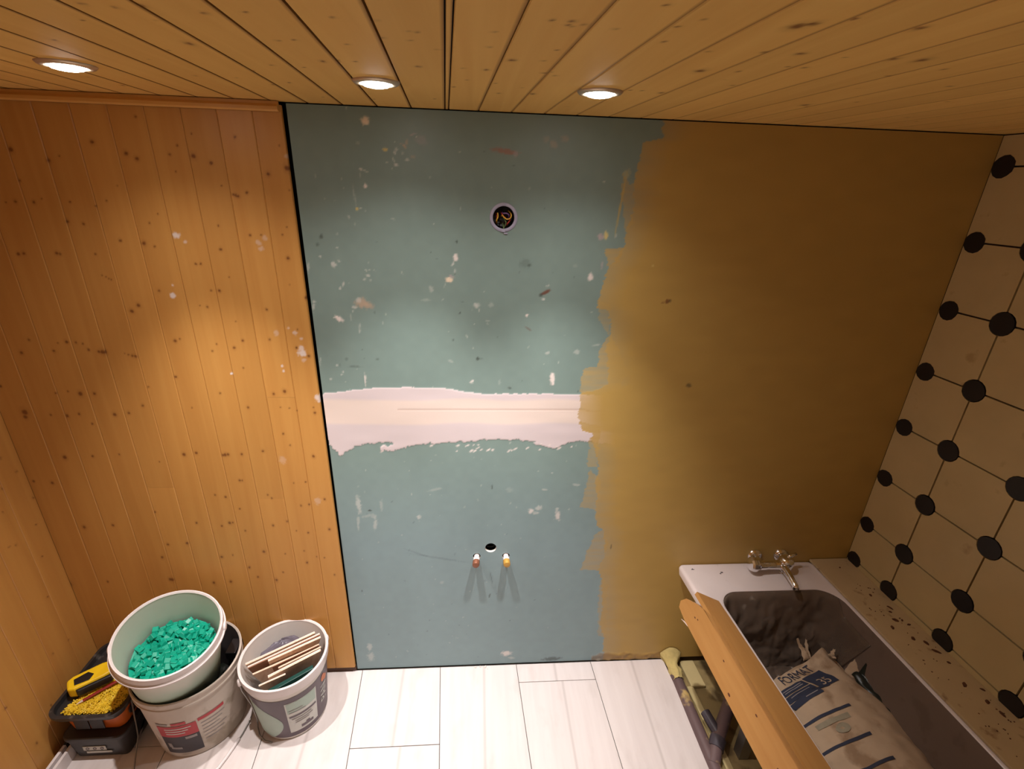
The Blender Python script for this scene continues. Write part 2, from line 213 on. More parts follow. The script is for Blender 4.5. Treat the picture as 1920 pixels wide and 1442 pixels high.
MARKS= [(0.219,2.261,0.0104,0.0108,0,'Y',0.95),(0.271,2.188,0.0064,0.0053,0,'y',0.9),(0.303,2.188,0.0041,0.0043,0,'w',0.6),(0.299,2.179,0.0029,0.0048,-30,'w',0.7),(0.294,2.16,0.0024,0.006,-20,'w',0.5),(0.301,2.147,0.0054,0.0039,20,'w',0.95),(0.273,2.153,0.0041,0.0028,0,'w',0.5),(0.328,2.199,0.0064,0.0037,60,'t',0.8),(0.335,2.209,0.0041,0.0079,10,'t',0.5),(0.318,2.204,0.0041,0.0021,30,'t',0.5),(0.355,2.231,0.0088,0.0026,-20,'p',0.4),(0.365,2.225,0.0023,0.0016,0,'w',0.6),(0.378,2.216,0.0146,0.0106,20,'p',0.18),(0.335,2.162,0.0054,0.0033,0,'w',0.7),(0.351,2.17,0.0059,0.0043,0,'t',0.35),(0.196,2.131,0.0048,0.0033,30,'w',0.8),(0.209,2.127,0.0065,0.0019,25,'w',0.5),(0.206,2.085,0.0065,0.0056,20,'W',0.95),(0.175,2.018,0.0048,0.0041,0,'y',0.9),(0.184,2.02,0.0036,0.0023,0,'w',0.7),(0.198,2.015,0.0042,0.0018,0,'w',0.4),(0.148,1.993,0.003,0.0064,-20,'w',0.5),(0.167,2.291,0.002,0.0035,10,'w',0.5),(0.137,2.103,0.0021,0.0025,0,'w',0.4),(0.106,1.943,0.0018,0.003,0,'w',0.5),(0.058,1.934,0.0043,0.006,0,'d',0.4),(0.11,2.04,0.0027,0.0017,0,'w',0.3),(0.193,2.202,0.0046,0.0042,0,'w',0.2),(0.4,2.115,0.0036,0.0034,0,'w',0.35),(0.17,2.055,0.0009,0.0255,-6,'w',0.3),(0.282,1.992,0.0055,0.0018,10,'w',0.35),(0.288,2.136,0.003,0.0028,0,'w',0.4),(0.06,2.109,0.0029,0.0055,0,'w',0.25),(0.164,1.973,0.0025,0.003,0,'w',0.35),(0.139,2.076,0.003,0.0023,0,'w',0.25),(0.48,1.928,0.0013,0.0038,0,'d',0.5),(0.322,2.179,0.0023,0.0043,0,'w',0.3),(0.301,2.209,0.0023,0.0021,0,'w',0.4),(0.047,1.872,0.0031,0.0024,0,'w',0.8),(0.086,1.849,0.009,0.007,50,'w',0.75),(0.105,1.858,0.0042,0.0028,40,'w',0.7),(0.186,1.832,0.0035,0.0025,30,'w',0.6),(0.192,1.815,0.0063,0.0029,20,'w',0.7),(0.179,1.802,0.0043,0.0043,0,'w',0.5),(0.198,1.8,0.0036,0.0029,0,'w',0.5),(0.197,1.833,0.0032,0.0025,0,'w',0.5),(0.11,1.784,0.0032,0.0093,15,'w',0.75),(0.099,1.771,0.0032,0.0057,15,'w',0.65),(0.165,1.725,0.0197,0.0156,0,'t',0.75),(0.182,1.716,0.0161,0.0113,0,'t',0.65),(0.155,1.734,0.0086,0.0074,0,'w',0.5),(0.14,1.709,0.0079,0.0044,0,'w',0.7),(0.133,1.696,0.0033,0.003,0,'w',0.7),(0.085,1.67,0.0124,0.0083,30,'W',0.95),(0.071,1.673,0.0044,0.0019,20,'w',0.8),(0.15,1.637,0.0015,0.0141,3,'w',0.6),(0.475,1.879,0.007,0.0099,0,'W',0.9),(0.466,1.858,0.0029,0.0078,30,'w',0.7),(0.472,1.836,0.0036,0.0065,0,'w',0.6),(0.453,1.807,0.0109,0.0072,15,'Y',0.95),(0.46,1.818,0.0088,0.0036,20,'p',0.5),(0.44,1.791,0.0022,0.0095,20,'w',0.3),(0.394,1.775,0.0065,0.0095,0,'w',0.4),(0.376,1.738,0.0146,0.0045,0,'w',0.25),(0.544,1.722,0.0097,0.0076,10,'w',0.7),(0.553,1.705,0.0022,0.0061,-10,'w',0.5),(0.487,1.696,0.0022,0.0039,20,'d',0.7),(0.548,1.532,0.0039,0.0073,0,'d',0.75),(0.559,1.532,0.0094,0.0033,0,'d',0.3),(0.061,1.504,0.0038,0.0041,0,'w',0.6),(0.079,1.479,0.0038,0.0041,0,'w',0.7),(0.074,1.469,0.0026,0.0029,0,'w',0.6),(0.153,1.451,0.0027,0.0199,2,'W',0.75),(0.528,1.445,0.0071,0.0034,-40,'W',0.7),(0.011,1.726,0.0065,0.0029,0,'w',0.7),(0.007,1.709,0.0036,0.0133,8,'w',0.6),(0.005,1.835,0.0028,0.014,8,'w',0.5),(0.035,1.452,0.0038,0.0042,0,'w',0.4),(0.056,1.932,0.0047,0.0053,0,'d',0.4),(0.043,1.909,0.0048,0.0047,0,'d',0.4),(0.479,1.929,0.0018,0.0041,0,'d',0.6),(0.097,1.527,0.0053,0.0056,0,'d',0.3),(0.123,1.499,0.0227,0.0033,0,'d',0.3),(0.201,1.527,0.0045,0.0033,0,'d',0.4),(0.463,1.6,0.0023,0.0048,0,'d',0.5),(0.454,1.522,0.0079,0.0041,30,'w',0.3),(0.006,1.518,0.0023,0.0119,8,'w',0.4),(0.124,1.677,0.0029,0.0113,0,'w',0.3),(0.102,1.9,0.0028,0.002,0,'w',0.6),(0.581,1.67,0.0061,0.0023,10,'w',0.35),(0.496,1.734,0.0051,0.0023,0,'d',0.25),(0.925,1.825,0.0078,0.0115,20,'W',0.9),(0.774,1.77,0.0155,0.0055,-30,'r',0.85),(0.76,1.761,0.0056,0.0056,0,'d',0.6),(0.77,1.747,0.0049,0.0035,0,'w',0.8),(0.784,1.794,0.0035,0.0035,0,'w',0.6),(0.716,1.69,0.0043,0.0044,0,'W',0.9),(0.723,1.643,0.0132,0.0029,35,'r',0.6),(0.819,1.456,0.0075,0.0237,-5,'W',0.95),(0.794,1.556,0.0075,0.0047,-30,'w',0.5),(0.899,1.56,0.009,0.0093,0,'w',0.4),(0.963,1.96,0.0068,0.0116,0,'y',0.9),(0.945,1.955,0.0095,0.0077,0,'p',0.6),(0.995,1.959,0.0042,0.0064,0,'w',0.4),(0.703,1.864,0.0177,0.0147,0,'d',0.22),(0.717,1.86,0.0055,0.0054,0,'d',0.5),(1.2,1.747,0.0088,0.0064,-20,'r',0.8),(1.209,1.749,0.0051,0.0057,0,'d',0.6),(1.333,1.434,0.0097,0.0083,0,'d',0.6),(1.185,1.743,0.0045,0.0036,0,'r',0.5),(0.966,1.587,0.0119,0.0038,-10,'w',0.3),(0.869,1.86,0.0083,0.0053,0,'w',0.15),(0.664,1.42,0.0061,0.0049,0,'d',0.5),(0.593,1.725,0.0069,0.0071,0,'w',0.3),(1.132,1.867,0.0035,0.0034,0,'y',0.6),(0.959,1.865,0.0028,0.0136,0,'p',0.4),(0.627,1.443,0.0045,0.0081,0,'w',0.2),(0.084,0.92,0.0085,0.0373,0,'w',0.55),(0.075,0.835,0.0043,0.037,5,'w',0.4),(0.141,0.822,0.0071,0.0283,8,'w',0.45),(0.14,0.86,0.0087,0.0085,0,'w',0.4),(0.172,0.918,0.0059,0.0234,0,'w',0.3),(0.114,0.866,0.026,0.0064,-15,'w',0.25),(0.125,0.891,0.0069,0.0032,0,'d',0.8),(0.316,0.855,0.008,0.0087,0,'w',0.6),(0.769,0.878,0.0109,0.0109,0,'W',0.7),(0.798,0.892,0.0127,0.0098,-30,'w',0.6),(0.788,0.867,0.0111,0.0066,0,'w',0.5),(0.88,0.852,0.0092,0.024,-8,'W',0.65),(0.875,0.885,0.0054,0.0106,0,'w',0.5),(0.38,0.986,0.0238,0.0052,-12,'w',0.25),(0.607,0.994,0.0017,0.0125,0,'d',0.8),(0.818,0.98,0.0089,0.0031,10,'w',0.5),(0.945,1.002,0.0145,0.0053,8,'w',0.4),(0.844,1.058,0.0044,0.004,0,'w',0.6),(0.606,0.43,0.0029,0.0104,10,'d',0.7),(0.612,0.53,0.0019,0.0294,-10,'d',0.35),(0.066,0.143,0.0099,0.0193,0,'w',0.5),(0.066,0.08,0.0139,0.0257,0,'w',0.45),(0.69,0.07,0.0208,0.0134,0,'W',0.75),(0.714,0.039,0.0128,0.0074,0,'w',0.4),(0.4,0.512,0.0076,0.0076,0,'w',0.25),(0.06,0.477,0.0028,0.0049,0,'d',0.6),(0.389,0.646,0.0995,0.0046,13,'d',0.18),(0.307,0.671,0.0543,0.0035,25,'d',0.15),(1.121,0.688,0.0029,0.0094,0,'d',0.7),(0.677,0.981,0.0124,0.0107,0,'w',0.15),(0.907,0.022,0.0426,0.0104,-3,'d',0.6),(0.528,1.441,0.0048,0.0052,0,'w',0.4),(0.628,2.195,0.0375,0.0067,6,'o',0.5),(0.659,2.189,0.0088,0.0079,0,'p',0.35),(0.774,2.22,0.01,0.0101,0,'t',0.35),(0.807,2.236,0.01,0.0079,0,'t',0.35),(0.751,2.231,0.01,0.0078,0,'t',0.25),(0.939,2.12,0.0033,0.003,0,'w',0.6),(1.007,2.143,0.0105,0.0143,10,'y',0.35)]
PAINT= [(1.102,2.311),(1.108,2.250),(1.050,2.235),(1.043,2.174),(1.033,2.122),(1.044,2.062),(1.042,2.030),(1.027,1.977),(1.029,1.934),(1.020,1.920),(0.984,1.861),(0.969,1.813),(0.957,1.753),(0.955,1.729),(0.966,1.716),(1.000,1.711),(1.018,1.631),(1.004,1.572),(1.023,1.480),(1.026,1.438),(0.989,1.415),(0.928,1.399),(0.924,1.328),(0.932,1.285),(0.943,1.249),(0.986,1.235),(0.990,1.196),(1.011,1.146),(1.027,1.073),(1.016,1.011),(1.035,0.947),(1.040,0.882),(1.033,0.863),(1.050,0.801),(1.080,0.775),(1.098,0.645),(1.079,0.560),(1.098,0.511),(1.120,0.344),(1.116,0.239),(1.146,0.149),(1.154,0.022),(1.171,-0.089)]
FILMS=[([(0.993,2.156),(1.000,2.139),(1.020,2.117),(1.037,2.122),(1.049,1.998),(1.024,1.971),(1.006,2.061)],0.45),([(0.970,1.916),(1.030,1.924),(1.014,1.879),(0.975,1.860)],0.6),([(0.955,1.753),(1.004,1.726),(1.012,1.621),(0.968,1.678)],0.35),([(1.016,1.631),(0.995,1.601),(0.980,1.557),(0.982,1.505),(0.929,1.498),(0.924,1.421),(0.931,1.395),(1.050,1.400),(1.101,1.481)],0.55),([(0.936,1.285),(0.943,1.249),(0.990,1.235),(0.981,1.196),(1.014,1.158),(1.020,1.262)],0.6),([(0.979,1.196),(0.979,1.083),(1.018,1.083),(1.022,1.170)],0.4),([(0.991,1.073),(0.982,0.981),(0.970,0.896),(1.042,0.879),(1.041,1.023)],0.45),([(1.079,0.781),(1.050,0.759),(1.027,0.690),(0.998,0.565),(1.084,0.557),(1.106,0.702)],0.5),([(1.095,0.541),(1.095,0.403),(1.116,0.165),(1.154,0.149),(1.132,0.464)],0.4) ]
BAND= [(-0.013,1.390),(0.010,1.398),(0.066,1.403),(0.179,1.420),(0.291,1.422),(0.423,1.419),(0.519,1.404),(0.567,1.396),(0.752,1.399),(0.921,1.395),(1.112,1.391),(1.139,1.178),(0.990,1.196),(0.937,1.203),(0.896,1.194),(0.867,1.175),(0.825,1.168),(0.787,1.187),(0.741,1.204),(0.660,1.209),(0.559,1.205),(0.479,1.200),(0.359,1.192),(0.299,1.178),(0.248,1.167),(0.189,1.163),(0.184,1.179),(0.234,1.192),(0.231,1.202),(0.142,1.193),(0.087,1.186),(0.082,1.170),(0.053,1.152),(0.033,1.136),(0.023,1.171),(-0.002,1.185)]
CKNOTS= [(0.667,0.867,0.007),(0.686,0.857,0.0057),(0.664,0.851,0.0057),(0.95,0.901,0.0156),(0.963,0.913,0.0098),(0.979,0.775,0.0084),(1.033,0.777,0.0118),(0.939,0.634,0.0137),(0.805,0.871,0.0057),(0.826,0.904,0.005),(1.098,0.921,0.0086),(1.184,0.777,0.0105),(1.228,0.78,0.0123),(1.265,0.672,0.006),(0.997,0.939,0.005),(1.064,0.697,0.005),(1.094,0.696,0.0066),(0.813,0.8,0.005),(0.728,0.846,0.005),(0.64,0.867,0.005),(0.898,0.761,0.005),(1.432,0.616,0.0076),(1.308,0.734,0.005),(0.763,0.946,0.005),(0.603,0.639,0.011),(0.656,0.647,0.0055),(0.672,0.32,0.01),(0.901,0.425,0.0059),(0.948,0.411,0.0096),(1.004,0.645,0.005),(1.322,0.347,0.0133),(1.052,0.527,0.005),(0.668,0.55,0.0051),(0.695,0.532,0.0052),(0.409,0.823,0.005),(0.403,0.737,0.005),(0.435,0.55,0.0078),(0.48,0.684,0.0051),(0.502,0.705,0.005),(0.519,0.556,0.005),(0.561,0.552,0.007),(0.567,0.8,0.005),(0.562,0.718,0.005),(0.594,0.306,0.0075),(0.339,0.687,0.005),(0.353,0.824,0.005),(0.241,0.825,0.005),(0.231,0.687,0.005),(0.26,0.696,0.005),(0.262,0.553,0.0086),(0.291,0.568,0.005),(0.151,0.497,0.005),(0.183,0.81,0.0068),(0.071,0.635,0.0101),(0.114,0.827,0.0078),(0.004,0.677,0.005),(0.037,0.821,0.0058),(0.073,0.813,0.0053),(-0.157,0.61,0.005),(-0.07,0.343,0.0056),(0.12,0.314,0.0059),(0.069,0.275,0.0072),(-0.335,0.162,0.0075),(-0.661,-0.019,0.0069),(-0.553,-0.014,0.0056),(-0.347,-0.0,0.0057),(-0.453,-0.013,0.0057),(0.49,0.36,0.005),(0.524,0.447,0.005),(0.457,0.778,0.005),(0.441,0.73,0.005)]
# ------------------------------------------------------------------ materials of the setting
M = {}
M['pine_wall'] = wood('pine wall boards', lin(200, 147, 78), lin(176, 116, 54), (26, 26, 1.0), rings=.4)
M['pine_ceil'] = wood('pine ceiling boards', lin(232, 188, 108), lin(214, 162, 84), (26, 1.0, 26), rough=.65, rings=.5, spec=.2)
M['pine_left'] = wood('pine side boards', lin(200, 147, 78), lin(172, 112, 54), (26, 26, 1.0), rings=.4)
M['trim'] = wood('pine trim', lin(214, 160, 86), lin(180, 124, 60), (1.2, 40, 40), attr=False)
M['board'] = attr_mat('plasterboard and paint', .42, .06, 300)
M['dark'] = P('dark cavity', (.012, .010, .009), .9)
M['black'] = P('black plastic', lin(28, 26, 28), .4)
M['plaster'] = P('cut plaster', lin(225, 218, 210), .9, var=.1)
M['grout'] = P('grey grout', lin(80, 76, 74), .9)
M['wtile'] = P('beige wall tile', lin(198, 176, 128), .38, var=.14, scale=7, bump=.05, dirt=(lin(120, 80, 45), 14, .66, .35))
M['wgrout'] = P('dark brown grout', lin(58, 40, 28), .9)
M['dot'] = P('black tile inset', lin(24, 20, 22), .45)
M['ledge'] = P('cream ledge board', lin(196, 172, 132), .6, var=.12, scale=9, dirt=(lin(110, 72, 40), 22, .60, .55))
M['sub'] = P('olive subfloor', lin(150, 130, 86), .9, var=.25, scale=14, bump=.3, bscale=60, dirt=(lin(84, 66, 40), 9, .52, .7))
M['slab'] = P('pale yellow screed', lin(196, 178, 128), .9, var=.1, scale=20, bump=.25, bscale=80)
M['sill'] = P('dark sill wood', lin(86, 56, 40), .7, var=.25, scale=40)
M['rear'] = P('plain rear wall', lin(214, 206, 192), .8)
# floor tile: pale wood print, two strips per tile
def floor_mat():
    m, N, L, b = new_mat('pale wood-look floor tile')
    tc = N.new('ShaderNodeTexCoord'); oi = N.new('ShaderNodeObjectInfo'); sx = N.new('ShaderNodeSeparateXYZ'); L.new(tc.outputs['Object'], sx.inputs[0])
    co = N.new('ShaderNodeCombineXYZ')
    for i in range(3): L.new(oi.outputs['Random'], co.inputs[i])
    ml = N.new('ShaderNodeVectorMath'); ml.operation = 'MULTIPLY_ADD'; ml.inputs[1].default_value = (5, 9, 7); L.new(co.outputs[0], ml.inputs[0]); L.new(tc.outputs['Object'], ml.inputs[2])
    def nz(sc, lo, hi):
        mp = N.new('ShaderNodeMapping'); mp.inputs['Scale'].default_value = sc; L.new(ml.outputs[0], mp.inputs['Vector'])
        n = N.new('ShaderNodeTexNoise'); n.inputs['Scale'].default_value = 1; n.inputs['Detail'].default_value = 5; L.new(mp.outputs[0], n.inputs['Vector'])
        r = N.new('ShaderNodeMapRange'); r.inputs[1].default_value = lo; r.inputs[2].default_value = hi; L.new(n.outputs['Fac'], r.inputs[0]); return r.outputs[0]
    a = nz((38, 3, 1), .35, .7); c = nz((14, 6, 1), .55, .8)
    m1 = N.new('ShaderNodeMix'); m1.data_type = 'RGBA'; m1.inputs[6].default_value = (*lin(222, 213, 210), 1); m1.inputs[7].default_value = (*lin(215, 205, 202), 1); L.new(a, m1.inputs[0])
    m2 = N.new('ShaderNodeMix'); m2.data_type = 'RGBA'; m2.inputs[7].default_value = (*lin(186, 173, 166), 1); L.new(m1.outputs[2], m2.inputs[6])
    k = N.new('ShaderNodeMath'); k.operation = 'MULTIPLY'; k.inputs[1].default_value = .4; L.new(c, k.inputs[0]); L.new(k.outputs[0], m2.inputs[0])
    ab = N.new('ShaderNodeMath'); ab.operation = 'ABSOLUTE'; L.new(sx.outputs[0], ab.inputs[0])
    ln = N.new('ShaderNodeMapRange'); ln.inputs[1].default_value = .0015; ln.inputs[2].default_value = .009; ln.inputs[3].default_value = .5; ln.inputs[4].default_value = 0; L.new(ab.outputs[0], ln.inputs[0])
    m3 = N.new('ShaderNodeMix'); m3.data_type = 'RGBA'; m3.inputs[7].default_value = (*lin(182, 172, 168), 1); L.new(ln.outputs[0], m3.inputs[0]); L.new(m2.outputs[2], m3.inputs[6])
    L.new(m3.outputs[2], b.inputs['Base Color']); b.inputs['Roughness'].default_value = .45; b.inputs['Specular IOR Level'].default_value = .35
    return m
M['floor'] = floor_mat()

# ------------------------------------------------------------------ floor
FX1 = 1.452
fl = struct(obj('floor', MB().box(XL-.3, XR+.4, -DEPTH-.1, .14, -.09, -.034), M['sub']), 'rough olive subfloor under pale wood-look tiles')
obj('grout', MB().box(XL-.02, FX1-.004, 0, DEPTH, -.034, -.0035, TD), M['grout'], fl)
PW, X0 = 0.357, 0.0239
cuts = {-4: (.62, 1.33), -3: (.30, 1.0), -2: (.78, 1.5), -1: (.52, 1.24), 0: (.345, 1.06), 1: (.84, 1.55), 2: (.095, .81, 1.53), 3: (.66, 1.4)}
cache = {}
for c in range(-4, 4):
    xa, xb = X0+c*PW, X0+(c+1)*PW
    xa = max(xa, XL); xb = min(xb, FX1)
    ds = [0.004] + list(cuts[c]) + [DEPTH]
    for d0, d1 in zip(ds[:-1], ds[1:]):
        key = (round(xb-xa, 4), round(d1-d0, 4)); w = xb-xa; cx = X0+(c+.5)*PW
        g = .0013; dm = (d0+d1)/2
        mb = MB(); cx2 = (xa+xb)/2
        mb.box(xa+g-cx2, xb-g-cx2, d0+g-dm, d1-g-dm, -.030, 0, lambda x, d, z: (x+T*d, -d, z))
        obj('tile', mb, M['floor'], fl, bevel=.0008, loc=TD(cx2, dm, 0))
obj('screed_slab', MB().box(1.535, 1.605, .004, .135, -.034, -.016, TD), M['slab'], fl, bevel=.004)
obj('screed_strip', MB().box(1.516, 1.546, .13, 1.1, -.034, -.022, TD), M['slab'], fl, bevel=.003)

# ------------------------------------------------------------------ back wall: plasterboard, paint, filler; pine boards
wb = struct(obj('wall_back', MB().box(XL-.3, XR+.3, .12, .16, -.1, 2.45), M['dark']), 'back wall, green plasterboard half painted mustard beside pine boards')
STEP = .004
ZT = 2.2965
nx = int(round(XR/STEP)); nz = int(round(ZT/STEP))
gx, gz = np.meshgrid(np.linspace(0, XR, nx+1), np.linspace(.004, ZT, nz+1))
HOLES = [(.628, 2.006, .0385), (.607, .694, .0235), (.549, .650, .0160), (.672, .649, .0160)]
X = gx.ravel().copy(); Z = gz.ravel().copy()
for hx, hz, hr in HOLES:
    d = np.hypot(X-hx, Z-hz); near = np.abs(d-hr) < STEP*.75
    X[near] = hx+(X[near]-hx)/d[near]*hr; Z[near] = hz+(Z[near]-hz)/d[near]*hr
green = np.array(lin(129, 150, 144)); base = np.tile(green, (X.size, 1))
mot = (vnoise(X, Z*.35, 9, 1)-.5)*.10+(vnoise(X, Z, 40, 2)-.5)*.05
base *= (1+mot)[:, None]
low = np.clip((1.2-Z)/.5, 0, 1)[:, None]                     # the lower board is bluer, and brightened: low beam light put into its colour
base = base*(1-low)+base*np.array([1.10, 1.12, 1.30])*low
hgt = np.zeros(X.size)
PAL = {'w': lin(205, 208, 202), 'W': lin(232, 222, 216), 't': lin(190, 165, 142), 'y': lin(214, 196, 128), 'Y': lin(236, 218, 192), 'p': lin(200, 172, 176), 'd': lin(52, 56, 50), 'r': lin(112, 62, 44), 'o': lin(176, 92, 66)}
def marks(sel):
    for i, (cx, cz, rx, rz, an, c, al) in enumerate(MARKS):
        if (cx > 1.09) != sel: continue
        rx = max(rx, .0022); rz = max(rz, .0022)
        q = np.where((np.abs(X-cx) < 2*max(rx, rz)+.01) & (np.abs(Z-cz) < 2*max(rx, rz)+.01))[0]
        a = blob(X[q], Z[q], cx, cz, rx, rz, an, .8, i)*al
        base[q] = base[q]*(1-a[:, None])+np.array(PAL[c])*a[:, None]
        if c in 'wWtY': hgt[q] = np.maximum(hgt[q], a*.0006)
marks(False)
MARKS_LINE = (1.000, 2.055, .0030, .085, 5)
a = blob(X, Z, *MARKS_LINE, .3, 77)*.8; base = base*(1-a[:, None])+np.array(lin(196, 168, 96))*a[:, None]
# small random scuffs
rng = np.random.RandomState(5)
for i in range(170):
    cx, cz = rng.uniform(.02, .95), rng.uniform(.05, 2.2); r = rng.uniform(.001, .0028)
    q = np.where((np.abs(X-cx) < .02) & (np.abs(Z-cz) < .02))[0]
    a = blob(X[q], Z[q], cx, cz, max(.002, r), max(.002, r*rng.uniform(.7, 2.5)), rng.uniform(-30, 30), .6, i)*rng.uniform(.15, .5)
    base[q] = base[q]*(1-a[:, None])+np.array(PAL['w' if rng.rand() < .75 else 'd'])*a[:, None]
# band of joint compound
rgd = np.where(Z < 1.3, 1, .28); jx = X+(vnoise(X, Z, 90, 11)-.5)*.010*rgd; jz = Z+((vnoise(X, Z, 70, 12)-.5)*.012+(vnoise(X, Z, 200, 13)-.5)*.006)*rgd
a = inpoly(jx, jz, BAND).astype(float)
cream = np.array(lin(229, 212, 202)); lil = np.array(lin(215, 202, 203))
mid = np.clip((.055-np.abs(Z-1.325-.01*(vnoise(X, Z*0, 6, 3)-.5)))/.012, 0, 1)[:, None]
bandc = lil*(1-mid)+cream*mid
bandc = bandc*(1+(vnoise(X, Z*4, 8, 14)-.5)[:, None]*.08)
base = base*(1-a[:, None])+bandc*a[:, None]; hgt = np.maximum(hgt, a*.0012)
for i in range(26):                                           # ragged crumbs along the lower edge
    cx = rng.uniform(.18, .92); cz = 1.188-rng.uniform(0, .03); q = np.where((np.abs(X-cx) < .03) & (np.abs(Z-cz) < .03))[0]
    aa = blob(X[q], Z[q], cx, cz, rng.uniform(.003, .009), rng.uniform(.002, .004), -35, .8, i)*.8
    base[q] = base[q]*(1-aa[:, None])+np.array(PAL['W'])*aa[:, None]
cr = ((np.abs(Z-1.334+.0) < .0022) & (X > .26) & (X < .95)) | ((np.abs(Z-1.334+.012*np.clip((X-.94)/.1, 0, 1)+.004*np.sin(X*60)) < .003) & (X >= .95) & (X < 1.09))
base[cr] = base[cr]*np.array([.80, .74, .72]); hgt[cr] -= .0006
# mustard paint, brush edge and thin films
must = np.array(lin(188, 155, 86))
px = X+(vnoise(X, Z*3, 30, 21)-.5)*.012+(vnoise(X, Z*6, 70, 22)-.5)*.006; pz = Z+(vnoise(X, Z, 40, 23)-.5)*.006
for poly, al in FILMS:
    a = inpoly(px, pz, poly)*al*(.75+.5*vnoise(X*.6, Z*5, 30, 24)); a = np.clip(a, 0, 1)
    base = base*(1-a[:, None])+must*1.05*a[:, None]
full = PAINT+[(3, -.2), (3, 2.4)]
a = inpoly(px, pz, full).astype(float)
# coverage grows over a hand's width from the brush edge
edge = np.interp(Z, [p[1] for p in reversed(PAINT)], [p[0] for p in reversed(PAINT)])
cov = np.clip((X-edge)/.09, 0, 1)*.25+.75-.12*(vnoise(X, Z*3, 18, 25)-.3)*np.clip(1-(X-edge)/.14, 0, 1)
a = np.clip(a*cov, 0, 1); mcol = must*(1+((vnoise(X, Z*2, 14, 26)-.5)*.07)[:, None])
base = base*(1-a[:, None])+mcol*a[:, None]; hgt = np.maximum(hgt*(1-.5*a), a*.0005)
marks(True)
# rough smear of mortar where the paint meets the floor
sm = np.clip((.035+.03*vnoise(X, Z*0, 35, 31)-Z)/.012, 0, 1)*(X > 1.10)*(X < 1.50)
base = base*(1-.6*sm[:, None])+np.array(lin(130, 96, 52))*.6*sm[:, None]; hgt += sm*.006*vnoise(X, Z, 60, 32)
V = np.stack([X, -hgt, Z], 1)
idx = np.arange((nx+1)*(nz+1)).reshape(nz+1, nx+1)
F = np.stack([idx[:-1, :-1], idx[:-1, 1:], idx[1:, 1:], idx[1:, :-1]], -1).reshape(-1, 4)
keep = np.ones(len(F), bool)
fx = X[F].mean(1); fz = Z[F].mean(1)
for hx, hz, hr in HOLES: keep &= np.hypot(fx-hx, fz-hz) > hr*.98
F = F[keep]
me = bpy.data.meshes.new('plasterboard'); me.vertices.add(len(V)); me.vertices.foreach_set('co', V.astype(np.float32).ravel())
me.loops.add(F.size); me.polygons.add(len(F)); me.loops.foreach_set('vertex_index', F.astype(np.int32).ravel())
me.polygons.foreach_set('loop_start', np.arange(0, F.size, 4, dtype=np.int32)); me.update(calc_edges=True); me.validate()
set_col(me, np.concatenate([np.clip(base, 0, 1), np.ones((X.size, 1))], 1)); me.shade_smooth()
obj('plasterboard', me, M['board'], wb)
mb = MB()                                                      # cut edges of the board round the pipe holes, board edges left and top
for hx, hz, hr in HOLES[1:]:
    mb.grid(lambda u, v: (hx+hr*math.cos(2*math.pi*u), v*.0125, hz+hr*math.sin(2*math.pi*u)), 32, 1)
obj('hole_edge', mb, M['plaster'], wb)
obj('board_edge', MB().box(0, XR, .0006, .0125, ZT-.0005, ZT), M['dark'], wb)

def plank_cols(me, knots, splash, co):
    V = np.array(co); n = len(V); k = np.zeros(n); s = np.zeros(n)
    for i, q in enumerate(knots):
        rx, rz = max(q[2]*.8, .0021), max(q[3]*.8, .0021); r = max(rx, rz)*2+.01
        m = np.where((np.abs(V[:, 0]-q[0]) < r) & (np.abs(V[:, 1]-q[1]) < r))[0]
        if len(m):
            k[m] = np.maximum(k[m], blob(V[m, 0], V[m, 1], q[0], q[1], rx, rz, 0, .35, i, .4)*.85)
            k[m] = np.maximum(k[m], .25*blob(V[m, 0], V[m, 1], q[0], q[1], rx*1.5, rz*1.8, 0, .35, i, .6))
    for i, q in enumerate(splash):
        rx, rz = max(q[2], .003), max(q[3], .003); r = max(rx, rz)*2+.01
        m = np.where((np.abs(V[:, 0]-q[0]) < r) & (np.abs(V[:, 1]-q[1]) < r))[0]
        if len(m): s[m] = np.maximum(s[m], blob(V[m, 0], V[m, 1], q[0], q[1], rx, rz, 0, .9, i)*q[4])
    set_col(me, np.stack([k, s, np.zeros(n), np.ones(n)], 1))
def plank(name, w, l0, l1, place, mat, parent, knots, splash, du=.0032, dv=.0032, vee=.0026, thick=.013, key=lambda s, l: (s, l), loc=None, gap=0):
    """one tongue-and-groove board: s across, l along, place(s, l, depth below face)"""
    n = max(2, int((w-2*vee)/du)); ss = [(0.0002, thick), (0.0002, vee*.8)] + [(vee+(w-2*vee)*i/n, 0) for i in range(n+1)] + [(w-.0002, vee*.8), (w-.0002, thick)]
    if gap: ss = [(gap*.3, thick), (gap*.3, vee*.8)] + ss[2:-3] + [(w-gap, 0), (w-gap-.0002, thick)]
    ls = np.arange(l0, l1+dv*.5, dv) if not isinstance(dv, (list, np.ndarray)) else np.array([q for q in dv if l0 <= q <= l1])
    vs = []; cs = []
    for l in ls:
        for s, dp in ss: vs.append(place(s, l, dp)); cs.append(key(s, l))
    m = len(ss); fs = [(j*m+i, j*m+i+1, (j+1)*m+i+1, (j+1)*m+i) for j in range(len(ls)-1) for i in range(m-1)]
    me = bpy.data.meshes.new(name); me.from_pydata(vs, [], fs); me.update()
    bm = bmesh.new(); bm.from_mesh(me); bmesh.ops.recalc_face_normals(bm, faces=bm.faces)
    f0 = bm.faces[:][len(bm.faces)//2]
    bm.to_mesh(me); bm.free()
    plank_cols(me, knots, splash, cs)
    if gap:                                                   # edge vertices darkened at the joints, one side more
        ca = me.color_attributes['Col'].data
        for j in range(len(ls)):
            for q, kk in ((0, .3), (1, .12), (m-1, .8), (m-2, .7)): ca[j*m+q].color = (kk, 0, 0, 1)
    return obj(name, me, mat, parent)
PITCH = .0975
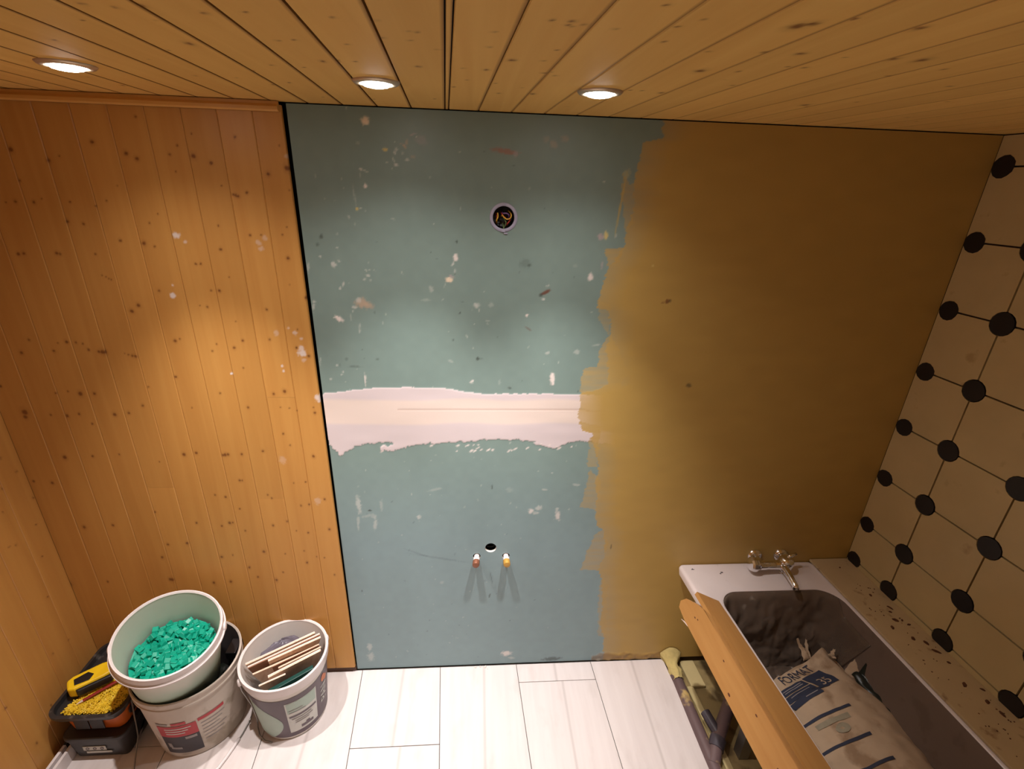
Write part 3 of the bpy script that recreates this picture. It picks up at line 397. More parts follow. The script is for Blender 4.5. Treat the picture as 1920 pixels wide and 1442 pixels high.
edges = [-.009] + [-.0915-PITCH*k for k in range(0, 10)] + [XL]
joints = {1: 1.388, 2: .962, 6: 1.02}
for k in range(len(edges)-1):
    xa, xb = edges[k+1], edges[k]
    segs = [(.034, joints[k]-.0012), (joints[k], 2.290)] if k in joints else [(.034, 2.290)]
    for z0, z1 in segs:
        plank('plank', xb-xa, z0, z1, lambda s, l, dp: (xa+s*(1+(.004-.0055*l/2.3)/(xb-xa) if k == 0 else 1), -.015+dp, l), M['pine_wall'], wb, KNOTS, SPLASH, key=lambda s, l: (xa+s, l))
obj('batten', MB().box(XL, -.004, -.006, .02, 0.0, .022).box(XL, -.020, -.012, .01, .024, .033), M['sill'], wb, bevel=.002)

# ------------------------------------------------------------------ ceiling boards
ce = struct(obj('ceiling', MB().box(XL-.4, XR+.4, -DEPTH-.1, .14, 2.313, 2.36), M['dark']), 'ceiling of knotty pine boards running towards the viewer')
k0 = .0605
rk = random.Random(3); ck = [(x, d, r*.75, r*rk.uniform(.7, 1.2)) for x, d, r in [(c[0]-T*c[1], c[1], c[2]*.9) for c in CKNOTS]]
for i in range(90): ck.append((rk.uniform(-1.2, 2.3), rk.uniform(.02, 1.3), rk.uniform(.002, .0035), rk.uniform(.002, .005)))
dl = np.concatenate([np.arange(-.004, 1.05, .005), np.arange(1.1, DEPTH+.05, .25)])
for k in range(-13, 24):
    xa = k0+PITCH*k; xb = xa+PITCH
    if xb < XL-.1 or xa > XR+.1: continue
    pw = PITCH
    if k == 4:                                                # a narrow closing strip sits here
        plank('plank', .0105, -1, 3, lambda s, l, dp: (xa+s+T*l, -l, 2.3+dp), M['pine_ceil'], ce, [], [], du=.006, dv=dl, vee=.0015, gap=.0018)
        xa += .0105; pw -= .0105
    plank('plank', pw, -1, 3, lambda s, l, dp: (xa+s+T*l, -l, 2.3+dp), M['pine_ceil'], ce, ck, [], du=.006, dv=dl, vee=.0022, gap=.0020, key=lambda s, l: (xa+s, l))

# ------------------------------------------------------------------ left wall boards
wl = struct(obj('wall_left', MB().box(XL-.10, XL-.03, -.05, DEPTH, -.09, 2.4, TD), M['dark']), 'left wall of knotty pine boards')
lk = [(rk.uniform(0, 1), rk.uniform(0, 2.2), rk.uniform(.003, .006), rk.uniform(.003, .007)) for _ in range(90)]
d = .012; i = 0
while d < DEPTH:
    d1 = min(d+PITCH, DEPTH); dense = d < .6
    plank('plank', d1-d, .0, 2.29, lambda s, l, dp: TD(XL-dp, d+s, l), M['pine_left'], wl, lk if dense else [], [], du=.006 if dense else .05, dv=.006 if dense else .5, key=lambda s, l: (d+s, l))
    d = d1
struct(obj('trim_1', MB().prism([(-.0165, 2.272), (-.028, 2.272), (-.032, 2.276), (-.032, 2.284), (-.024, 2.291), (-.024, 2.2985), (-.0165, 2.2985)], lambda y, z: (XL+.004, y, z), lambda y, z: (-.014, y, z)), M['trim']), 'pine moulding along the top of the boards')

# ------------------------------------------------------------------ right wall: octagonal tiles with black insets
wr = struct(obj('wall_right', MB().box(0, DEPTH, -.09, 2.4, .008, .08, lambda d, z, o: RW(d, z, -o)), M['wgrout']), 'right wall of beige octagonal tiles with black insets')
dc = [.0, .216, .450, .685, .920, 1.155, 1.39, 1.625, 1.86, 2.095, 2.33, 2.6]
zr = [.40, .622, .810, 1.0425, 1.275, 1.5075, 1.740, 1.9725, 2.205, 2.42]
DR = .0395
rt_ = random.Random(11)
for i in range(len(dc)-1):
    for j in range(len(zr)-1):
        g = .0028; d0, d1 = dc[i]+g, dc[i+1]-g; z0, z1 = zr[j]+g, zr[j+1]-g
        poly = []
        for (cd, cz, a0) in ((dc[i], zr[j], 90), (dc[i+1], zr[j], 180), (dc[i+1], zr[j+1], 270), (dc[i], zr[j+1], 0)):
            seq = [a0-8-(74*q/4) for q in range(5)]
            if (cd, cz) in ((dc[i], zr[j]),): seq = [a0-3-(84*q/4) for q in range(5)]
            else: seq = [a0-3-(84*q/4) for q in range(5)]
            poly.append([(cd+DR*math.cos(math.radians(q)), cz+DR*math.sin(math.radians(q))) for q in seq])
        A, B, Cc, Dd = poly
        if i == 0: A = [(d0, z0)]; Dd = [(d0, z1)]
        # corners walked round the tile: lower near, lower far, upper far, upper near
        ring = A + B + Cc + Dd
        ring = [(min(max(q[0], max(d0, .002)), d1), min(max(q[1], z0), min(z1, 2.296))) for q in ring]
        rr_ = []
        for q in ring:
            if not rr_ or math.hypot(q[0]-rr_[-1][0], q[1]-rr_[-1][1]) > 1e-5: rr_.append(q)
        if math.hypot(rr_[0][0]-rr_[-1][0], rr_[0][1]-rr_[-1][1]) < 1e-5: rr_.pop()
        off = rt_.uniform(-.0006, .0006)
        mb = MB().prism(rr_, lambda dd, zz: RW(dd, zz, .0005+off), lambda dd, zz: RW(dd, zz, -.008))
        obj('tile', mb, M['wtile'], wr)
for cd in [.036]+dc[1:-1]:
    for cz in zr[1:-1]:
        n = 14; r = DR-.0025 if cd > .1 else .0345
        poly = [(max(.002, cd+r*math.cos(2*math.pi*q/n)*rt_.uniform(.95, 1.03)), cz+r*math.sin(2*math.pi*q/n)*rt_.uniform(.95, 1.03)) for q in range(n)]
        obj('inset_tile', MB().prism(poly, lambda dd, zz: RW(dd, zz, .0018), lambda dd, zz: RW(dd, zz, -.008)), M['dot'], wr)
struct(obj('trim_2', MB().prism([(2.049, .50), (2.049, .5875), (2.033, .5875), (2.033, .598), (XR-.001, .598), (XR-.001, .50)], lambda x, z: TD(x, .003, z), lambda x, z: TD(x, DEPTH, z)), M['ledge'], bevel=.0015), 'dirty cream ledge between bathtub and tiled wall')
struct(obj('wall_rear', MB().box(XL-.3, XR+.5, -DEPTH-.1, -DEPTH, -.09, 2.4), M['rear']))
# ------------------------------------------------------------------ materials of the things
M['enamel'] = P('white bath enamel', lin(226, 214, 212), .22, var=.03, scale=12, dirt=(lin(150, 132, 120), 30, .66, .25))
M['greymetal'] = P('dull grey metal', lin(92, 84, 80), .4, .6)
M['dusty'] = P('dust-coated enamel', lin(116, 99, 88), .5, var=.10, scale=8, dirt=(lin(96, 80, 68), 13, .55, .5))
M['chrome'] = P('chrome', (.88, .89, .92), .10, 1, var=.02)
M['white'] = P('white plastic', lin(226, 216, 214), .4, var=.03)
M['milky'] = P('milky white bucket plastic', lin(216, 208, 200), .4, var=.04, sss=.25)
M['pail'] = P('translucent pail with green tinge', lin(206, 210, 196), .42, var=.05, scale=10, sss=.2, dirt=(lin(110, 190, 160), 7, .56, .40))
def pail_mat():
    m = P('translucent pail', lin(208, 210, 198), .42, var=.05, scale=10, sss=.2); N, L = m.node_tree.nodes, m.node_tree.links; b = N['Principled BSDF']
    src = b.inputs['Base Color'].links[0].from_socket; tc = N.new('ShaderNodeTexCoord'); sp = N.new('ShaderNodeSeparateXYZ'); L.new(tc.outputs['Object'], sp.inputs[0])
    no = N.new('ShaderNodeTexNoise'); no.inputs['Scale'].default_value = 11; L.new(tc.outputs['Object'], no.inputs['Vector'])
    ad = N.new('ShaderNodeMath'); ad.operation = 'MULTIPLY_ADD'; ad.inputs[1].default_value = .10; L.new(no.outputs['Fac'], ad.inputs[0]); L.new(sp.outputs[2], ad.inputs[2])
    r = N.new('ShaderNodeMapRange'); r.inputs[1].default_value = .225; r.inputs[2].default_value = .285; r.inputs[3].default_value = .36; r.inputs[4].default_value = 0; L.new(ad.outputs[0], r.inputs[0])
    mx = N.new('ShaderNodeMix'); mx.data_type = 'RGBA'; mx.inputs[7].default_value = (*lin(120, 190, 162), 1); L.new(src, mx.inputs[6]); L.new(r.outputs[0], mx.inputs[0]); L.new(mx.outputs[2], b.inputs['Base Color'])
    return m
M['pail'] = pail_mat()
M['mortar'] = P('dusty grey bucket plastic', lin(196, 184, 172), .65, var=.10, scale=14, dirt=(lin(128, 110, 84), 10, .52, .55))
M['mortar_in'] = P('dark inside of the bucket', lin(60, 55, 55), .7, var=.3, scale=20)
M['teal'] = P('teal plastic', lin(8, 158, 130), .4, var=.12, scale=60)
M['orange'] = P('orange plastic', lin(190, 92, 26), .42)
M['charcoal'] = P('charcoal plastic', lin(46, 43, 44), .45, var=.12)
M['dusty_black'] = P('dusty black plastic', lin(44, 42, 42), .38, var=.2, scale=12, dirt=(lin(120, 112, 104), 28, .60, .45))
M['yellow'] = P('yellow plastic', lin(240, 198, 26), .45)
M['yspacer'] = P('yellow spacers', lin(236, 200, 50), .55, var=.15, scale=90)
M['red'] = P('red paint', lin(150, 34, 28), .4)
M['steel'] = P('galvanised wire', lin(150, 146, 142), .35, .8)
M['purple'] = P('purple-grey drain pipe', lin(104, 84, 84), .5, var=.14, scale=18, dirt=(lin(206, 178, 110), 14, .60, .85))
M['greypipe'] = P('dark grey drain pipe', lin(70, 64, 72), .45, var=.12)
M['mud'] = P('yellow mortar', lin(204, 184, 120), .95, var=.22, scale=60, bump=.5, bscale=120)
M['paper'] = P('dusty paper sack', lin(186, 160, 132), .85, var=.16, scale=14, bump=.3, bscale=60, dirt=(lin(112, 76, 40), 9, .53, .55))
M['navy'] = P('navy print', lin(46, 50, 68), .8, var=.25, scale=40)
M['greyprint'] = P('grey-green print', lin(152, 142, 120), .85, var=.2, scale=50)
M['film'] = P('dusty clear plastic film', lin(128, 110, 96), .2, var=.12, scale=16, alpha=.42, bump=.6, bscale=28, dirt=(lin(196, 182, 168), 24, .63, .6))
M['bagblack'] = P('black-green plastic', lin(34, 38, 32), .35, var=.3, scale=30)
M['sheet'] = P('grey plastic bag', lin(104, 98, 108), .3, var=.2, scale=20, bump=.5, bscale=50)
M['dgreen'] = P('dark green plastic', lin(14, 62, 56), .4)
M['lath'] = wood('rough pale lath', lin(232, 206, 184), lin(196, 152, 118), (50, 50, 3), rough=.8, attr=False, rings=.6)
M['lathw'] = P('white faced board', lin(226, 204, 192), .7, var=.05)
M['lathb'] = P('brown fibreboard edge', lin(150, 108, 84), .85, var=.15)
M['beam'] = wood('orange-brown plank', lin(188, 138, 78), lin(168, 114, 58), (40, 3, 40), rough=.5, attr=False, rings=.5)
M['knot'] = P('wood knot', lin(96, 52, 24), .7)
M['labelred'] = P('red label print', lin(178, 50, 58), .5, var=.14, scale=50)
M['labeldark'] = P('dark label print', lin(50, 42, 48), .5, var=.15, scale=40)
M['labelgrey'] = P('aubergine label print', lin(92, 78, 86), .45, var=.05)
M['labelpale'] = P('pale label print', lin(200, 200, 194), .5, var=.06)
M['labelmint'] = P('mint label print', lin(166, 184, 172), .5, var=.06)
M['labelor'] = P('orange emblem print', lin(206, 116, 72), .5)
M['inklight'] = P('faint print', lin(150, 142, 140), .6)
M['lamp'] = P('lit lamp', (1, .97, .94), .4, emit=((1, .96, .93), 45))
M['ring'] = P('brushed steel ring', lin(206, 186, 160), .3, .5)
M['lilac'] = P('pale lilac box plastic', lin(166, 164, 186), .45)
M['cap_copper'] = P('copper cap', lin(136, 88, 66), .35, .3)
M['cap_brass'] = P('brass yellow cap', lin(190, 146, 66), .4, .2)
M['wire_y'] = P('yellow wire', lin(222, 170, 60), .4); M['wire_r'] = P('red wire', lin(190, 60, 50), .4); M['wire_v'] = P('violet wire', lin(120, 84, 140), .4); M['wire_g'] = P('green wire', lin(96, 116, 70), .4)
M['dirt'] = P('dark dirt crumbs', lin(92, 56, 34), .95, var=.4, scale=80)

# ------------------------------------------------------------------ downlights
LAB = ['leftmost lit recessed ceiling downlight, above the pine boards', 'lit recessed ceiling downlight above the green board, middle of three', 'rightmost lit recessed ceiling downlight, near the mustard paint']
for i, (x, y) in enumerate(SPOTS):
    t = tag(empty('recessed_downlight', (x, y, H)), LAB[i], 'light', 'row of ceiling downlights')
    obj('trim_ring', MB().lathe([(.033, .004), (.034, -.004), (.038, -.0065), (.047, -.005), (.051, -.001), (.051, .002)], 48), M['ring'], t, True)
    lamp = obj('lamp', MB().lathe([(.0001, -.012), (.015, -.0118), (.026, -.0095), (.032, -.005), (.033, .004)], 40), M['lamp'], t, True)
    for watts, cone in BEAMS:
        ld = bpy.data.lights.new('downlight_beam', 'SPOT'); ld.energy = watts; ld.color = SPOT_COL; ld.spot_size = cone; ld.spot_blend = 1.0; ld.shadow_soft_size = .019
        lo = bpy.data.objects.new('downlight_beam', ld); COL.objects.link(lo); lo.parent = t; lo.location = (0, 0, -.018)

# ------------------------------------------------------------------ junction box
jb = tag(empty('junction_box', (.628, 0, 2.006)), 'round flush electrical box in green board with loose wires', 'electrical box')
fy = lambda x, y, z: (x, -z, y)              # lathe axis to the room
obj('rim', MB().lathe([(.034, -.004), (.034, .003), (.036, .0045), (.0425, .0035), (.0445, .001), (.0445, -.002)], 48, fy), M['lilac'], jb, True)
obj('cup', MB().lathe([(.0342, .002), (.0335, -.045), (.030, -.048), (.0001, -.048)], 40, fy), M['black'], jb, True)
obj('screw_lug', MB().box(-.006, .006, -.006, -.001, -.044, -.036), M['lilac'], jb, bevel=.001)
obj('screw_lug', MB().box(-.006, .006, -.006, -.001, .036, .042), M['lilac'], jb, bevel=.001)
obj('loose_tab', MB().box(.002, .014, -.005, -.0005, -.050, -.046), M['lilac'], jb, bevel=.001)
def wire(pts, m, r=.0016):
    P4 = [Vector(p) for p in pts]; out = []
    for i in range(len(P4)-1):
        p0, p1, p2, p3 = P4[max(i-1, 0)], P4[i], P4[i+1], P4[min(i+2, len(P4)-1)]
        for k in range(6):
            u = k/6; out.append(.5*((2*p1)+(p2-p0)*u+(2*p0-5*p1+4*p2-p3)*u*u+(3*p1-p0-3*p2+p3)*u**3))
    out.append(P4[-1]); obj('wire', MB().tube(out, r, 8), m, jb, True)
wire([(-.006, .04, .0), (-.004, .01, .006), (.002, .004, .0), (.012, .003, -.005), (.022, .005, -.001), (.024, .008, .010), (.016, .03, .02)], M['wire_y'], .0021)
wire([(-.02, .04, .0), (-.019, .008, .012), (-.018, .004, .002), (-.022, .006, -.010), (-.02, .03, -.02)], M['wire_y'], .0021)
wire([(-.024, .04, .01), (-.022, .012, .008), (-.021, .01, -.004), (-.024, .03, -.02)], M['wire_r'], .0018)
wire([(-.004, .04, .016), (-.002, .012, .012), (.010, .009, .012), (.018, .012, .004), (.012, .04, -.01)], M['wire_v'], .0022)
wire([(-.008, .04, .014), (-.005, .014, .010), (-.001, .01, .004), (.008, .02, -.002)], M['wire_r'], .0020)
wire([(.024, .04, -.004), (.020, .012, -.010), (.012, .008, -.020), (.008, .03, -.028)], M['wire_r'], .0020)
wire([(.0, .03, -.004), (.006, .008, -.010), (.008, .006, -.018), (.002, .01, -.032)], M['wire_g'], .0020)
wire([(-.002, .02, -.018), (.0, .003, -.026), (.001, -.003, -.038)], M['wire_g'], .0016)

# ------------------------------------------------------------------ pipe stubs, drain outlet
for hx, hz, capm, lab, dx, dz in ((.549, .650, M['cap_copper'], 'left capped water pipe stub, white with copper-coloured cap', -.004, -.003), (.672, .649, M['cap_brass'], 'right capped water pipe stub, white with brass-yellow cap', .002, -.003)):
    t = tag(empty('pipe_stub', (hx, 0, hz)), lab, 'pipe', 'capped water pipes under the drain hole')
    f2 = lambda x, y, z: (x+dx*z/.05, -z, y+dz*z/.05)
    obj('sleeve', MB().lathe([(.0108, -.10), (.0108, .012), (.0132, .014), (.0132, .028), (.0108, .029)], 24, f2, cap1=True), M['white'], t, True, angle=35)
    obj('cap', MB().lathe([(.0120, .026), (.0146, .028), (.0146, .046), (.0132, .050), (.007, .0515)], 24, f2, cap1=True), capm, t, True, angle=35)
t = tag(empty('drain_outlet', (.607, 0, .694)), 'dark waste pipe mouth inside round hole in green board', 'pipe')
obj('pipe', MB().lathe([(.0195, .10), (.0195, .030), (.0225, .028), (.0228, .10)], 32, lambda x, y, z: (x, z, y)), M['charcoal'], t, True, angle=35)
obj('pipe_end', MB().lathe([(.0195, .095), (.0001, .095)], 32, lambda x, y, z: (x, z, y)), M['dark'], t)

# ------------------------------------------------------------------ bathtub
BX, BW, BL, BZ = 1.43, .615, 1.66, .585
def rrect(x0, x1, d0, d1, r, z, n=10):
    out = []
    for cx, cd, a0 in ((x1-r, d1-r, 0), (x0+r, d1-r, 90), (x0+r, d0+r, 180), (x1-r, d0+r, 270)):
        for k in range(n):
            a = math.radians(a0+90*k/(n-1)); out.append(TD(BX+cx+r*math.cos(a), cd+r*math.sin(a), z))
    return out
tub = tag(empty('bathtub', TD(BX, 0, 0)), 'white built-in bathtub with dirty inside under mustard wall', 'bathtub')
tub_inv = Vector(TD(BX, 0, 0))
def loc_mb(mb, o): mb.v = [tuple(Vector(p)-Vector(o)) for p in mb.v]; return mb
L = [rrect(.004, BW-.004, .006, BL-.004, .02, BZ-.040), rrect(.0, BW, .003, BL, .02, BZ-.010), rrect(.003, BW-.003, .005, BL-.003, .02, BZ-.002), rrect(.010, BW-.010, .011, BL-.010, .02, BZ+.001),
     rrect(.018, BW-.006, .018, BL-.018, .02, BZ), rrect(.082, BW-.013, .150, BL-.11, .085, BZ-.001), rrect(.090, BW-.018, .158, BL-.118, .085, BZ-.007), rrect(.096, BW-.023, .168, BL-.124, .085, BZ-.025),
     rrect(.108, BW-.038, .190, BL-.15, .09, .45), rrect(.122, BW-.054, .215, BL-.20, .10, .33), rrect(.140, BW-.075, .245, BL-.25, .11, .245), rrect(.165, BW-.10, .28, BL-.29, .11, .214), rrect(.20, BW-.14, .33, BL-.34, .10, .206)]
obj('shell', loc_mb(MB().loops(L[:7]), tub_inv), M['enamel'], tub, True, angle=60)
basin_mb = loc_mb(MB().loops(L[6:], cap1=True), tub_inv); basin = obj('basin', basin_mb, M['dusty'], tub, True, angle=60)
from mathutils.bvhtree import BVHTree
basin_tree = BVHTree.FromPolygons([Vector(p)+tub_inv for p in basin_mb.v]+[Vector(p) for l in L[5:7] for p in l], basin_mb.f)
# underside, so that the shell has thickness
L2 = [rrect(.004, BW-.004, .006, BL-.004, .02, BZ-.040), rrect(.05, BW-.006, .09, BL-.07, .05, BZ-.042), rrect(.095, BW-.028, .175, BL-.15, .1, .33), rrect(.15, BW-.09, .27, BL-.28, .11, .20), rrect(.2, BW-.14, .33, BL-.34, .1, .196)]
obj('underside', loc_mb(MB().loops(L2, cap1=True), tub_inv), M['enamel'], tub, True, angle=60)
for fx in (.16, .44):
    for fd in (.40, 1.25): obj('foot', loc_mb(MB().box(BX+fx, BX+fx+.04, fd, fd+.04, -.034, .215, TD), tub_inv), M['steel'], tub)
oc = Vector(TD(BX+.33, .197, .44))
obj('overflow_cover', loc_mb(MB().lathe([(.032, -.006), (.034, .002), (.028, .007), (.008, .008), (.0001, .006)], 32, lambda x, y, z: (oc.x+x, oc.y-z-.0, oc.z+y)), tub_inv), M['greymetal'], tub, True)
for a_ in ((BX+.045, BX+.058, .035, .038), (BX+.050, BX+.053, .030, .0349), (BX+.165, BX+.175, .055, .060), (BX+.158, BX+.164, .062, .066)):
    obj('rim_mark', loc_mb(MB().box(*a_, BZ-.001, BZ+.0006, TD), tub_inv), M['labeldark'], tub)

# ------------------------------------------------------------------ bath mixer
mx = tag(empty('bath_mixer', (1.815, 0, .625)), 'chrome wall-mounted bath mixer above the bathtub rim', 'tap')
o = Vector((1.815, 0, .625))
ax = lambda x, y, z: (z, x, y)               # lathe axis along x
obj('body', MB().lathe([(.012, -.058), (.021, -.056), (.0215, -.030), (.0195, -.026), (.0195, .028), (.0225, .032), (.0225, .060)], 28, lambda x, y, z: (z, -.062+x, y), True, True), M['chrome'], mx, True, angle=40)
obj('diverter_knob', MB().lathe([(.014, -.056), (.014, -.062), (.027, -.066), (.031, -.076), (.031, -.090), (.026, -.098), (.006, -.100)], 10, lambda x, y, z: (z, -.062+x, y+.006), True, True), M['chrome'], mx, True, angle=25)
obj('cartridge_housing', MB().lathe([(.024, -.022), (.0305, -.012), (.0315, .012), (.028, .024), (.017, .032), (.0001, .034)], 32, lambda x, y, z: (.062+x, -.062+y, z+.008)), M['chrome'], mx, True, angle=50)
obj('spout', MB().tube([(.045, -.068, .004), (.042, -.095, .004), (.040, -.140, -.001), (.038, -.178, -.008), (.037, -.186, -.018)], [.0175, .0155, .0135, .0120, .0110], 18), M['chrome'], mx, True)
obj('lever', MB().tube([(.066, -.060, .036), (.082, -.056, .044), (.106, -.050, .046)], [.010, .0075, .0065], 12), M['chrome'], mx, True)
for ex in (-.045, .075):
    obj('escutcheon', MB().lathe([(.033, .001), (.033, .006), (.026, .016), (.014, .022), (.014, .052)], 32, lambda x, y, z: (ex+x, -z, y)), M['chrome'], mx, True, angle=40)
obj('outlet_nipple', MB().lathe([(.009, 0), (.009, .022), (.011, .024), (.011, .034)], 18, lambda x, y, z: (.055+x, -.062+y, -.016-z), False, True), M['chrome'], mx, True, angle=40)

# ------------------------------------------------------------------ L-shaped plank cover on the bathtub edge
pc = tag(empty('corner_plank', (1.42, -.25, .60)), 'orange-brown wooden corner profile lying along the bathtub edge', 'board')
pco = Vector((1.42, -.25, .60))
def ridge(d): return Vector((1.412+.052*(d-.2), -d-.014, .648))
def wing_r(w, d, dn=0):
    k = 1+.35*(d-.2); c, s_ = .885, .466; return tuple(ridge(d)+Vector((c*w*k-s_*dn, 0, -s_*w*k-c*dn))-pco)
def wing_l(w, d, dn=0):
    k = 1+.10*(d-.2); c, s_ = .466, .885; return tuple(ridge(d)+Vector((-c*w*k+s_*dn, 0, -s_*w*k-c*dn*.9))-pco)
END = 1.30
obj('top_board', MB().prism([(.0, .206), (.112, .206), (.112, END), (0, END)], lambda w, d: wing_r(w, d), lambda w, d: wing_r(w, d, .016)), M['beam'], pc)
obj('side_board', MB().prism([(.0, .318), (.030, .24), (.058, .190), (.086, .176), (.107, .190), (.113, .24), (.113, END), (0, END)], lambda w, d: wing_l(w, d), lambda w, d: wing_l(w, d, .016)), M['beam'], pc)
obj('splinter', MB().tube([wing_l(.114, .275, .004), wing_l(.119, .25, .002), wing_l(.124, .235, 0)], [.003, .0022, .0006], 6), M['lathw'], pc)
for w, d, r in ((.066, .275, .0035), (.060, .290, .003), (.050, .47, .0035), (.095, .56, .0055), (.045, .66, .004), (.07, .80, .006)):
    c = Vector(wing_l(w, d)); obj('knot', MB().lathe([(r, 0), (r*.6, .0007), (.0001, .0009)], 10, lambda x, y, z: tuple(c+Vector((-.885*z-.466*x*.7, y*1.5, .466*z-.885*x*.7)))), M['knot'], pc)

# ------------------------------------------------------------------ paper sack in the tub
SX, SHW = 1.865, .205
sk = tag(empty('cement_sack', (SX, -.6, .21)), 'dusty paper sack of powder with navy stripes lying in bathtub', 'sack')
so = Vector((SX, -.6, .21))
def back_d(a):                                # where the torn end lies, across the sack
    return np.interp(a, [-1, -.72, -.2, .30, .46, .62, 1.0], [.40, .375, .335, .305, .292, .32, .46])
def wr(x, d): return .010*mnoise.noise(Vector((x*9, d*6, 1.3)))+.006*mnoise.noise(Vector((x*22, d*30, 4.1)))
def sack_top(x, d):
    a = max(-.999, min(.999, (x-SX)/SHW)); e = d-back_d(a); u = max(0, min(1, e/.16)); tp = .34+.66*(u*u*(3-2*u))
    cr = .016*math.exp(-max(e, 0)/.05)*mnoise.noise(Vector((x*28, d*9, 7)))
    tip = .045*math.exp(-((a-.42)/.25)**2)*math.exp(-max(e, 0)/.06)
    far = max(0, min(1, (1.10-d)/.15)); tp *= (.2+.8*math.sqrt(far))
    return .322+.105*tp*(1-a*a)**.42+wr(x, d)+cr+tip
def sack_bot(x, d):
    a = max(-.999, min(.999, (x-SX)/SHW)); e = d-back_d(a); u = max(0, min(1, e/.16)); tp = .12+.88*u
    return .322-.100*tp*(1-a*a)**.35+(.05*(1-u))*(1-a*a)
def sack_pt(u, v):
    d_far = 1.10
    if u < .5: a = -1+4*u; top = True
    else: a = 3-4*u; top = False
    a = math.sin(a*math.pi/2)
    d = back_d(a)+(d_far-back_d(a))*(v**1.25)
    edge = .006*mnoise.noise(Vector((d*25, a*3, 2)))
    x = SX+SHW*a+edge
    z = sack_top(SX+SHW*a, d) if top else sack_bot(SX+SHW*a, d)
    return tuple(Vector((x, -d, max(z, .2145)))-so)
obj('paper_bag', MB().grid(sack_pt, 96, 110, wrap=True), M['paper'], sk, True)
# torn flaps at the open end
def flap(name, base, tip, w, seed, mat):
    b, tpt = Vector(base), Vector(tip); side = (tpt-b).cross(Vector((0, 0, 1))).normalized()
    def fn(u, v):
        p = b.lerp(tpt, v)+side*w*(u-.5)*(1-.75*v); n = Vector((0, 0, 1)); return tuple(p+n*(.012*math.sin(v*4+seed)+.008*mnoise.noise(Vector((u*4+seed, v*5, 0))))+side*.006*mnoise.noise(Vector((v*7, seed, u)))-so)
    me = MB().grid(fn, 6, 10); o_ = obj(name, me, mat, sk, True); md = o_.modifiers.new('thick', 'SOLIDIFY'); md.thickness = .0012
flap('torn_flap', (1.88, -.315, .355), (1.875, -.245, .415), .030, 1, M['paper'])
flap('torn_flap', (1.90, -.31, .36), (1.925, -.235, .375), .026, 3, M['paper'])
flap('torn_flap', (1.995, -.40, .385), (2.045, -.365, .425), .05, 5, M['paper'])
flap('torn_flap', (1.955, -.34, .40), (1.985, -.31, .42), .03, 2, M['paper'])
UF = Vector((math.cos(math.radians(17.5)), math.sin(math.radians(17.5)), 0)); VF = Vector((-UF.y, UF.x, 0)); OF = Vector((1.695, -.428, 0))
def onsack(u, v, off=.0022, O=OF, Uv=UF, Vv=VF):
    p = O+Uv*u+Vv*v; return tuple(Vector((p.x, p.y, sack_top(p.x, -p.y)+off))-so)
def patch(name, u0, u1, v0, v1, mat, skew=0, n=24, mthk=8, off=.0022, **k):
    obj(name, MB().grid(lambda a, b: onsack(u0+(u1-u0)*a+skew*b, v0+(v1-v0)*b, off, **k), n, mthk), mat, sk, True)
patch('label_block', -.03, .104, -.036, -.008, M['navy'])
patch('label_block', -.03, .104, -.064, -.040, M['navy'])
patch('label_block', -.03, .100, -.092, -.068, M['navy'])
patch('label_square', .112, .200, -.078, -.004, M['navy'])
tm = text_mesh('FORMAT', .064); mxu = max(v[0] for v in tm.v); tm.v = [onsack(v[0]*.160/mxu+.034, v[1]*.80+.004, .0026) for v in tm.v]
obj('printed_word', tm, M['navy'], sk)
tm = text_mesh('35', .046); tm.v = [onsack(.128+v[0]*1.15, -.070+v[1], .0034) for v in tm.v]
obj('printed_number', tm, M['paper'], sk)
for u0, v0 in ((.0, -.020), (.0, -.028), (.0, -.052), (.03, -.080)): patch('label_line', u0, .085, v0, v0+.0028, M['inklight'], off=.0030, mthk=2)
US = Vector((math.cos(math.radians(12)), math.sin(math.radians(12)), 0)); VS = Vector((-US.y, US.x, 0))
for (x, d, ln) in ((1.675, .500, .19), (1.685, .586, .195), (1.695, .678, .193), (1.705, .758, .20), (1.712, .845, .20)):
    k = dict(O=Vector((x, -d, 0)), Uv=US, Vv=VS); patch('stripe', 0, ln, 0, .0092, M['navy'], mthk=3, **k)
    if .55 < d < .65: patch('faded_print', .03, ln-.03, -.028, -.012, M['greyprint'], mthk=3, off=.0018, **k)
k = dict(O=Vector((1.80, -.612, 0)), Uv=US, Vv=VS)
obj('faded_print', MB().add([onsack(.028*math.cos(q*.3927), .015*math.sin(q*.3927), .0030, **k) for q in range(16)], [tuple(range(16))]), M['greyprint'], sk)

# dark plastic between sack and tub
bb = tag(empty('black_plastic', (2.04, -.5, .21)), 'crumpled black-green plastic wedged right of the paper sack', 'plastic'); bo = Vector((2.04, -.5, .21))
def bfn(u, v):
    d = .405+.28*v; w = .060*math.sin(math.pi*min(1, v*.9+.10))**.7; x = 2.012+.085*v+w*(u-.5)*1.3
    z = .395+.03*math.sin(u*9+v*4)*u-.02*v+.012*mnoise.noise(Vector((u*5, v*9, 3)))
    return tuple(Vector((x+.012*u, -d, z+.05*u))-bo)
ob_ = obj('fold', MB().grid(bfn, 10, 22), M['bagblack'], bb, True); md = ob_.modifiers.new('t', 'SOLIDIFY'); md.thickness = .002
